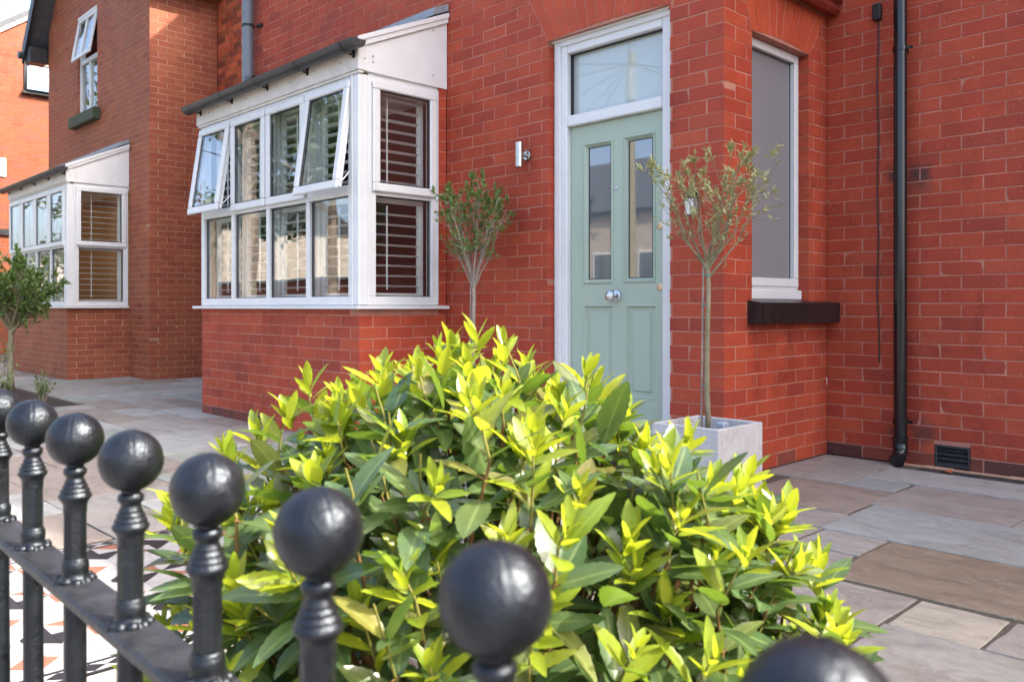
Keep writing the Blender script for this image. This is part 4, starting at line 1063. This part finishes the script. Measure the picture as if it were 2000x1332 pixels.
def shoot(tip, sdir, scale=1.0, young=True, free=False):
    q = px(tip); lim = np.interp(q[0], OUTX, OUTY) + (2 if free else 34)
    if q[1] < lim: tip = tip - Vector((0, 0, (lim - q[1]) * q[2] / FPX))
    if tip.z < .08: return
    sdir = sdir.normalized(); base = tip - sdir * .17 * scale
    bend = rv(.012)
    pts = [base - sdir * .05 + (Vector((BUSHC.x, BUSHC.y, .15)) - base) * .25, base, base + sdir * .09 * scale + bend, tip]
    twigs.tube(pts[:3], [.0036, .0026, .0019], 5, False); stems.tube([pts[2], pts[2].lerp(tip, .5) + rv(.004), tip], [.0019, .0016, .0012], 5, False)
    ref = sdir.orthogonal().normalized(); ga = random.uniform(0, 6.28)
    nm = random.randint(6, 9)
    for k in range(nm):
        t = .05 + .62 * k / nm + random.uniform(-.03, .03)
        p = base + (tip - base) * t + bend * math.sin(t * 3.1) * .8
        ga += 2.4 + random.uniform(-.4, .4)
        rad = Matrix.Rotation(ga, 3, sdir) @ ref
        ang = R(random.uniform(42, 88))
        d = (sdir * math.cos(ang) + rad * math.sin(ang) + rv(.12) + Vector((0, 0, -.08))).normalized()
        n = (sdir * math.sin(ang) - rad * math.cos(ang) + Vector((0, 0, .5)) + rv(.25))
        L = random.uniform(.055, .094) * (.8 + .2 * scale)
        leaves.append(('m', random.randrange(len(MG)), basis(p + d * .006, d, n, L), L))
        twigs.tube([p, p + d * .01], [.0013, .001], 4, False)
    for k in range(random.randint(2, 4)):
        t = random.uniform(.62, .84); p = base + (tip - base) * t + bend * math.sin(t * 3.1) * .8
        ga += 2.4; rad = Matrix.Rotation(ga, 3, sdir) @ ref; ang = R(random.uniform(35, 65))
        d = (sdir * math.cos(ang) + rad * math.sin(ang) + rv(.1)).normalized(); n = (sdir * math.sin(ang) - rad * math.cos(ang) + rv(.2))
        L = random.uniform(.05, .078); leaves.append(('y' if (young and random.random() < .45) else 'm', random.randrange(4), basis(p, d, n, L), L))
    if young:
        ny = random.randint(6, 9)
        for k in range(ny):
            t = k / ny
            p = tip - sdir * (.030 * (1 - t)) * scale
            ga += 2.4 + random.uniform(-.3, .3)
            rad = Matrix.Rotation(ga, 3, sdir) @ ref
            ang = R(10 + 42 * (1 - t) + random.uniform(-8, 10))
            d = (sdir * math.cos(ang) + rad * math.sin(ang) + rv(.05)).normalized()
            n = (sdir * math.sin(ang) - rad * math.cos(ang))
            L = random.uniform(.038, .060) * (1.0 - .35 * t) * scale
            leaves.append(('y', random.randrange(len(YG)), basis(p, d, n, L), L))
N = 255; RB = Vector((.465, .46, .43))
for i in range(N):
    zf = 1 - 1.45 * (i + .5) / N; a = i * 2.39996 + random.uniform(-.2, .2); rr = math.sqrt(max(0, 1 - zf * zf))
    d = Vector((rr * math.cos(a), rr * math.sin(a), zf))
    if (CAM - BUSHC).normalized().dot(d) < -.45 and zf < .3 and random.random() < .6: continue
    k = random.uniform(.80, 1.06)
    tip = BUSHC + Vector((d.x * RB.x, d.y * RB.y, d.z * RB.z)) * k
    if tip.y < -3.70: tip.y = -3.70 + random.uniform(0, .05)
    shoot(tip, d * .48 + Vector((0, 0, .80)) + rv(.14), random.uniform(.8, 1.15), random.random() < .72)
for (x, y, dep) in [(930, 652, 1.25), (985, 668, 1.22), (880, 668, 1.3), (600, 742, 1.3), (560, 800, 1.25), (748, 722, 1.35), (700, 765, 1.2), (1148, 722, 1.2), (1085, 760, 1.3), (1225, 800, 1.25), (1345, 852, 1.22), (1300, 880, 1.1), (1462, 920, 1.15), (1540, 990, 1.12), (1560, 1100, 1.05), (1600, 1100, 1.1),
                    (440, 880, 1.2), (350, 965, 1.15), (330, 1010, 1.15), (500, 840, 1.25), (820, 740, 1.25), (1040, 840, 1.0), (1130, 960, .95), (470, 1180, .95), (1500, 1010, 1.15), (1440, 980, 1.2), (1400, 1080, 1.0), (640, 820, 1.2), (790, 850, 1.05), (990, 1040, .9), (1230, 1050, .92), (700, 1180, .88), (850, 1080, .9)]:
    tip = unpx(x, y, dep); out = (tip - BUSHC); out.z *= .3
    shoot(tip, out.normalized() * .35 + Vector((0, 0, 1)) + rv(.08), random.uniform(1.0, 1.2), True, True)
for i in range(420):       # inner foliage
    d = rv().normalized(); k = random.uniform(.35, .86)
    p = BUSHC + Vector((d.x * RB.x, d.y * RB.y, d.z * RB.z)) * k
    if p.z < .06 or px(p)[1] < np.interp(px(p)[0], OUTX, OUTY) + 110: continue
    dd = (d + rv(.5) + Vector((0, 0, .2))).normalized(); L = random.uniform(.06, .10)
    leaves.append(('m', random.randrange(len(MG)), basis(p, dd, Vector((0, 0, 1)) + rv(.5), L), L))
for i in range(14):
    a = i * 2.4; d = Vector((math.cos(a), math.sin(a), 0)); b0 = Vector((BUSHC.x + .05 * d.x, BUSHC.y + .05 * d.y, -.01))
    twigs.tube([b0, b0 + d * .10 + Vector((0, 0, .2)), BUSHC + d * .22 + Vector((0, 0, .0)), BUSHC + d * .30 + Vector((0, 0, .15))], [.011, .009, .006, .004], 6)
YM = [geo_mesh('leaf', g_, M['young']) for g_ in YG]; MM = [geo_mesh('leaf', g_, M['mature']) for g_ in MG]
def leaf_score(l):
    m = l[2]; p = m.translation + m.to_3x3() @ Vector((0, .5, 0)); q = px(p)
    if not (-10 < q[0] < 2010 and -10 < q[1] < 1342): return 0
    n = (m.to_3x3() @ Vector((0, 0, 1))).normalized(); v = (CAM - p)
    front = (p - BUSHC).dot(v.normalized())
    return (l[3] / q[2]) ** 2 * abs(n.dot(v.normalized())) * max(.02, front + .15)
leaves.sort(key=lambda l: -leaf_score(l))
yb, mb = LeafBatch(), LeafBatch()
for k, (t, gi, m, L) in enumerate(leaves):
    if k < 300:
        o = link('leaf', (YM if t == 'y' else MM)[gi], bush); o.matrix_world = m
    else: (yb if t == 'y' else mb).add((YG if t == 'y' else MG)[gi], m)
yb.build('young_foliage', M['young'], bush); mb.build('foliage', M['mature'], bush)
tag(twigs.build('twigs', M['twig'], bush, True), kind='stuff'); tag(stems.build('stems', M['stem'], bush, True), kind='stuff')

# ---- standard trees
def std_tree(name, label, base, fork_z, crown, rad, nlimb, ntwig, leafm, barkm, trunk_r, leafL, leafW, nleaf, group=None, lean=(0, 0), ties=True, stake=True, spread=1.0, low=None):
    t = thing(name, label, 'tree', group)
    base = Vector(base); cr = Vector(crown); fork = Vector((base.x + lean[0], base.y + lean[1], fork_z))
    b = MB(); pts = [base + (fork - base) * (k / 8) + Vector((math.sin(k * 1.3) * .006, math.cos(k * 1.7) * .006, 0)) for k in range(9)]
    b.tube(pts, [trunk_r * (1.12 - .3 * k / 8) for k in range(9)], 10); b.build('trunk', barkm, t, True)
    br = MB(); lb = LeafBatch(); geos = [leaf_geo(1, leafW, .3, .1, 0, 3), leaf_geo(1, leafW * 1.15, .2, -.1, 0, 3), leaf_geo(1, leafW * .9, .4, .25, 0, 3)]
    tips = []
    for i in range(nlimb):
        a = i * 2.4 + random.uniform(-.4, .4); k = math.sqrt((i + .6) / nlimb)
        end = cr + Vector((math.cos(a) * rad[0] * k, math.sin(a) * rad[1] * k, rad[2] * random.uniform(-.55, .75) * (1.1 - .5 * k)))
        st = base + (fork - base) * random.uniform(.90, 1.0)
        mid_ = st.lerp(end, .45) + Vector((0, 0, -.04 * spread)) + rv(.012)
        P = [st, st.lerp(mid_, .5) + rv(.006), mid_, mid_.lerp(end, .5) + rv(.014) + Vector((0, 0, .01)), end]
        br.tube(P, [trunk_r * .55, trunk_r * .42, trunk_r * .30, trunk_r * .2, trunk_r * .09], 6, False)
        for j in range(ntwig):
            f = random.uniform(.35, 1.0); kk = min(3, int(f * 4)); s0 = P[kk].lerp(P[kk + 1], f * 4 - kk)
            dirn = ((s0 - fork).normalized() * .7 + rv(.5) + Vector((0, 0, .35))).normalized(); L = random.uniform(.07, .17) * max(rad) / .3
            e0 = s0 + dirn * L + rv(.012); m0 = s0.lerp(e0, .5) + rv(.012)
            br.tube([s0, m0, e0], [trunk_r * .14, trunk_r * .09, trunk_r * .05], 4, False); tips.append((s0, m0, e0))
    for (s0, m0, e0) in tips:
        dens = (e0.z - (cr.z - rad[2])) / (2 * rad[2])
        for q in range(max(1, int(nleaf * (.35 + 1.1 * min(1, max(0, dens))) * random.uniform(.4, 1.5)))):
            f = random.uniform(.25, 1.05); p = m0.lerp(e0, f) if f > .3 else s0.lerp(m0, .8)
            d = ((e0 - s0).normalized() * .75 + rv(.55)).normalized(); L = leafL * random.uniform(.7, 1.25)
            lb.add(random.choice(geos), basis(p, d, Vector((0, 0, 1)) + rv(.6), L))
    tag(br.build('branches', barkm, t, True), kind='stuff'); lb.build('foliage', leafm, t)
    if stake:
        b = MB(); sx = Vector((-.030, -.004, 0)); b.tube([base + sx, fork + sx * .8 + Vector((0, 0, .0))], .0055, 6); b.build('stake', M['bark_grey'], t)
    if ties:
        for f in ties:
            q = base + (fork - base) * f; b = MB(); rr = trunk_r * 1.06
            b.tube([q + Vector((math.cos(a) * rr * 1.5 - .012, math.sin(a) * rr * 1.15, .003 * math.sin(2 * a))) for a in [k * .5236 for k in range(13)]], .002, 5); b.build('tie', M['tie'], t)
    return t
def planter(name, label, x0, x1, y0, y1, h):
    t = thing(name, label, 'planter'); w_ = .028
    b = MB(); b.box(x0, x1, y0, y0 + w_, .0, h, .004); b.box(x0, x1, y1 - w_, y1, .0, h, .004); b.box(x0, x0 + w_, y0 + w_ - .001, y1 - w_ + .001, .001, h - .001, .004); b.box(x1 - w_, x1, y0 + w_ - .001, y1 - w_ + .001, .001, h - .001, .004); b.box(x0 + w_, x1 - w_, y0 + w_, y1 - w_, .002, .03)
    b.build('pot', M['concrete'], t)
    MB().box(x0 + w_, x1 - w_, y0 + w_, y1 - w_, .031, h - .07).build('compost', M['soil'], t)
    return t
planter('concrete_planter', 'square grey concrete planter on the paving right of the front door', -.035, .348, -.612, -.212, .37)
planter('concrete_planter', 'square grey concrete planter against the wall between bay window and front door', -1.92, -1.52, -.50, -.11, .37)
bot = tag(MB().box(.235, .285, -.46, -.41, .296, .385, .01).build('plastic_scrap', simple('blue_grey_plastic', (.30, .36, .42), .3)), 'small blue-grey plastic piece sticking up in the planter by the brick pier', 'plastic piece')
random.seed(21)
std_tree('olive_tree', 'sparse olive tree standing in the planter in front of the brick pier', (.155, -.41, .29), 1.16, (.20, -.40, 1.56), (.34, .29, .12), 13, 12, M['olive'], M['bark_olive'], .0135, .034, .23, 19, lean=(.005, .0), ties=(.93, .76, .30))
random.seed(5)
std_tree('olive_tree', 'greener standard tree with round crown beside the bay window', (-1.72, -.30, .29), 1.10, (-1.73, -.30, 1.63), (.27, .25, .17), 14, 18, M['bay_leaf'], M['bark_grey'], .0150, .033, .28, 24, ties=(.80, .55), spread=.6)
random.seed(9)
std_tree('bed_tree', 'small leafy tree in the planting bed at the left edge', (-8.44, -1.42, -.01), .70, (-8.40, -1.40, 1.20), (.50, .45, .36), 14, 22, M['bay_leaf'], M['bark_olive'], .034, .058, .34, 30, ties=None, stake=False)
def small_shrub(label, base, h, n, mat):
    t = thing('small_shrub', label, 'shrub', 'low shrubs in the planting bed'); br = MB(); lb = LeafBatch(); g_ = leaf_geo(1, .34, .25, .1, 0, 3)
    for i in range(n):
        d = Vector((random.gauss(0, .33), random.gauss(0, .33), 1)).normalized(); L = h * random.uniform(.55, 1.05); e = Vector(base) + d * L + Vector((0, 0, -.01))
        br.tube([Vector(base) + Vector((d.x * .05, d.y * .05, -.01)), Vector(base) + d * L * .5 + rv(.012), e], [.004, .003, .0015], 5, False)
        for k in range(16):
            f = random.uniform(.3, 1.02); p = Vector(base) + d * L * f
            lb.add(g_, basis(p, (d * .6 + rv(.6)).normalized(), Vector((0, 0, 1)) + rv(.4), random.uniform(.028, .05)))
    tag(br.build('branches', M['bark_grey'], t, True), kind='stuff'); lb.build('foliage', mat, t)
small_shrub('low twiggy shrub at the right corner of the planting bed', (-6.65, -1.58, 0), .30, 16, M['bay_leaf'])
small_shrub('low shrub beside the trunk of the small tree in the bed', (-7.75, -1.62, 0), .20, 10, M['bay_leaf'])
small_shrub('bright green shrub cut by the left edge below the small tree', (-7.27, -1.86, 0), .62, 14, M['bay_leaf'])

# ------------------------------------------------------------------ iron railing
rail = thing('iron_railing', 'black iron railing with round ball finials in the foreground', 'railing')
c0 = Vector((2.0723, -3.773, .8117)); st = Vector((.15023, -.00212, -.00059))
def ball():
    b = MB(); n = 96; m = 28; vs = []; fs = []; r = .0255
    for i in range(m + 1):
        th = math.pi * i / m
        for k in range(n):
            ph = 2 * math.pi * k / n
            dseam = abs(math.sin(ph + .30)) * math.sin(th)
            rr = r * (1 - .016 * math.exp(-(dseam / .03) ** 2) + .007 * math.exp(-((dseam - .09) / .05) ** 2) + .006 * math.sin(3 * ph + 2 * th) * math.sin(th) + .004 * math.sin(7 * th + ph))
            vs.append((rr * math.sin(th) * math.cos(ph), rr * math.sin(th) * math.sin(ph), rr * math.cos(th)))
    for i in range(m):
        for k in range(n):
            j = (k + 1) % n; fs.append((i * n + k, i * n + j, (i + 1) * n + j, (i + 1) * n + k))
    b.add(vs, fs); return b.mesh('finial', M['iron'], True)
bm_ = ball()
prof = [(.0085, -.023), (.0075, -.0265), (.0100, -.0285), (.0104, -.031), (.0098, -.0335), (.0078, -.0355), (.0078, -.0375), (.0092, -.0400), (.0096, -.0412), (.0092, -.0420), (.0110, -.0440), (.0114, -.0452), (.0109, -.0462), (.0127, -.0484), (.0131, -.0496), (.0126, -.0505), (.0144, -.0530), (.0148, -.0545), (.0140, -.0565), (.0118, -.0592), (.0106, -.0622), (.0104, -.070)]
b = MB(); b.lathe(prof[::-1], (0, 0, 0), 20); top_m = b.mesh('baluster', M['iron'], 50)
b = MB(); b.lathe([(.0102, -.72), (.0102, -.148)], (0, 0, 0), 14); b.lathe([(.0104, -.119), (.0104, -.066)][::1], (0, 0, 0), 8); shaft_m = b.mesh('shaft', M['iron'], 40)
b = MB()
b.lathe([(.0185, -.1360), (.0165, -.1335), (.0132, -.1310), (.0118, -.1275), (.0122, -.1255), (.0126, -.1215), (.0124, -.1175), (.0108, -.1150), (.0106, -.113)], (0, 0, 0), 16)
for k in range(9):
    a = k * .7 + .2; b.lathe([(0, -.1365), (.005, -.1365), (.0062, -.134), (.004, -.1305), (0, -.1295)], (math.cos(a) * .0135, math.sin(a) * .0135, random.uniform(-.001, .001)), 8)
coll_m = b.mesh('weld_collar', M['iron'], True)
for k in range(-11, 7):
    p = c0 + st * k
    o = link('baluster', top_m, rail); o.location = p; o.rotation_euler = (random.uniform(-.012, .012), random.uniform(-.012, .012), 0)
    for nme, me in (('finial', bm_), ('shaft', shaft_m), ('weld_collar', coll_m)):
        q = link(nme, me, o); q.rotation_euler = (0, 0, random.uniform(-.2, .2) if nme == 'finial' else random.uniform(0, 6))
p0 = c0 + st * -12; p1 = c0 + st * 7
ex = (p1 - p0).normalized(); ey = Vector((-ex.y, ex.x, 0)).normalized()
def bar(za, zb, hw, name):
    b = MB(); vs = []
    nseg = 24
    for i in range(nseg + 1):
        p = p0.lerp(p1, i / nseg)
        for (s_, z) in ((-hw, za + .003), (-hw, zb - .003), (-hw + .003, zb), (hw - .003, zb), (hw, zb - .003), (hw, za + .003), (hw - .003, za), (-hw + .003, za)): vs.append((p.x + ey.x * s_, p.y + ey.y * s_, p.z + z))
    fs = [(i * 8 + k, i * 8 + (k + 1) % 8, i * 8 + 8 + (k + 1) % 8, i * 8 + 8 + k) for i in range(nseg) for k in range(8)]
    fs += [tuple(range(8)), tuple(range(nseg * 8 + 7, nseg * 8 - 1, -1))]
    b.add(vs, fs); b.build(name, M['iron_rail'], rail, 30)
bar(-.1465, -.1345, .0205, 'top_rail'); bar(-.715, -.703, .0205, 'bottom_rail')
b = MB(); b.box(.22, 3.7, -3.90, -3.70, -.09, .05, .01); tag(b.build('low_wall', M['concrete']), 'low concrete kerb under the iron railing', 'wall')

# ------------------------------------------------------------------ across the street (seen in the glass)
def opp_house(name, label, x0, x1, y0, y1, ez, rz, bm, wins):
    t = thing(name, label, 'house', 'houses across the street')
    MB().box(x0, x1, y0, y1, -.1, ez).build('wall', bm, t)
    ym = (y0 + y1) / 2
    MB().prism([(y0 - .3, ez - .1), (y1 + .3, ez - .1), (ym, rz)], lambda a, z, d: (d, a, z), x0 - .2, x1 + .2).build('roof', M['slate'], t)
    for (wx, wz, ww, wh) in wins:
        MB().box(wx - ww / 2 - .08, wx + ww / 2 + .08, y1 - .05, y1 + .04, wz - .08, wz + wh + .08).build('window', M['white'], t)
        MB().box(wx - ww / 2, wx + ww / 2, y1 + .0, y1 + .05, wz, wz + wh).build('pane', M['frost'], t)
opm = brick_mat('street_brick', [(.36, .12, .07), (.40, .14, .08), (.33, .10, .06)]); opr = simple('beige_render', (.46, .40, .33), .9, nscale=3, namp=.1)
opp_house('opposite_house', 'beige rendered house with slate roof across the street, mirrored in the door glass', -21.5, -6.0, -27, -19, 4.4, 6.9, opr, [(-19.5, 1.2, 1.4, 1.6), (-16.5, 1.2, 1.4, 1.6), (-14.5, 1.2, 1.4, 1.6), (-11, 1.2, 1.4, 1.6)])
opp_house('opposite_house', 'pale stone house far along the street, mirrored in the bay glass', -75, -39, -25, -17, 5.2, 8.0, simple('pale_stone', (.60, .53, .44), .9, nscale=4, namp=.2), [(-56, 1.2, 1.4, 1.6), (-50, 1.2, 1.4, 1.6), (-44, 1.2, 1.4, 1.6), (-41, 1.2, 1.4, 1.6)])
low = thing('street_wall', 'red brick wall behind the hedge across the street, mirrored in the bay glass', 'wall')
MB().box(-38.5, -22, -15.6, -15.3, -.1, 2.0).build('brick_face', opm, low); MB().box(-38.6, -21.9, -15.7, -15.2, 2.0, 2.1).build('coping', M['concrete'], low)
def leafy(name, label, cat, blobs, leafm, n, L, group=None, trunk=None):
    t = thing(name, label, cat, group); lb = LeafBatch(); g_ = leaf_geo(1, .55, .2, .1, 0, 2)
    for i in range(n):
        c, r = random.choice(blobs); d = rv().normalized(); k = random.uniform(.6, 1.0) ** .5
        p = Vector(c) + Vector((d.x * r[0], d.y * r[1], d.z * r[2])) * k
        lb.add(g_, basis(p, rv().normalized(), d + rv(.5), L * random.uniform(.6, 1.3)))
    lb.build('crown', leafm, t)
    if trunk:
        b = MB(); b.tube([Vector(trunk[0]), Vector(trunk[0]).lerp(Vector(trunk[1]), .5) + Vector((.1, .05, 0)), Vector(trunk[1])], [trunk[2], trunk[2] * .8, trunk[2] * .4], 8)
        for k in range(7):
            e = Vector(random.choice(blobs)[0]) + rv(.5); s0 = Vector(trunk[0]).lerp(Vector(trunk[1]), random.uniform(.5, .95)); b.tube([s0, s0.lerp(e, .5) + rv(.1), e], [trunk[2] * .4, trunk[2] * .25, trunk[2] * .1], 6)
        b.build('trunk', M['bark_grey'], t)
random.seed(3)
leafy('street_tree', 'broad green street tree across the road, mirrored in the upper bay glass', 'tree', [((-22 + random.uniform(-3.5, 3.5), -12.8 + random.uniform(-1.5, 1.5), 7.0 + random.uniform(-1.3, 2.2)), (1.5, 1.5, 1.1)) for _ in range(14)], M['dark_leaf'], 7000, .22, trunk=((-22, -12.8, 0), (-22, -12.8, 6.5), .22))
leafy('street_tree', 'green street tree farther along the road, mirrored in the left bay glass', 'tree', [((-31 + random.uniform(-4, 4), -12.8 + random.uniform(-1.5, 1.5), 7.0 + random.uniform(-2.5, 2.5)), (1.7, 1.5, 1.3)) for _ in range(16)], M['dark_leaf'], 7000, .26, trunk=((-31, -12.8, 0), (-31, -12.8, 6.5), .26))
leafy('street_tree', 'leafy street tree on the near pavement, mirrored in the open bay sashes', 'tree', [((-14.5 + random.uniform(-3.5, 3.5), -6.3 + random.uniform(-1.2, 1.2), 7.6 + random.uniform(-3.0, 3.4)), (1.3, 1.2, 1.0)) for _ in range(18)], M['dark_leaf'], 9000, .20, trunk=((-14.5, -6.0, 0), (-14.5, -6.2, 7.5), .2))
leafy('street_tree', 'tall leafy tree beyond the neighbouring house, mirrored in its windows', 'tree', [((-21 + random.uniform(-3.5, 3.5), -4.6 + random.uniform(-1.0, .8), 3.4 + random.uniform(-2.0, 8.5)), (1.4, 1.1, 1.1)) for _ in range(28)], M['dark_leaf'], 11000, .18, trunk=((-21, -4.8, 0), (-21, -4.8, 8), .22))
leafy('clipped_hedge', 'clipped green hedge across the road, mirrored in the bay glass', 'hedge', [((-37 + k * .7, -14.4, .65), (.65, .5, .62)) for k in range(22)], M['bay_leaf'], 9000, .12)
pole = thing('telegraph_pole', 'wooden telegraph pole with fanning wires across the road, mirrored in the fanlight', 'pole')
b = MB(); b.tube([(-11.4, -13.6, 0), (-11.4, -13.6, 7.7)], [.14, .10], 10); b.build('mast', M['bark_olive'], pole)
MB().box(-11.32, -11.1, -13.45, -13.2, 6.3, 7.2, .04).build('terminal_box', M['grey_plastic'], pole)
for k, e in enumerate([(-26, -19, 4.6), (-22, -19, 4.6), (-2, -19, 4.6), (4, -19, 5), (-34, -17, 5), (-1, 0, 5.2), (6, 1, 6.5), (-9, .2, 6), (-16, -2, 5.5)]):
    s0 = Vector((-11.4, -13.6, 7.4)); e = Vector(e); MB().tube([s0.lerp(e, t / 8) + Vector((0, 0, -.6 * 4 * (t / 8) * (1 - t / 8))) for t in range(9)], .012, 4).build('wire', M['black_plastic'], pole)
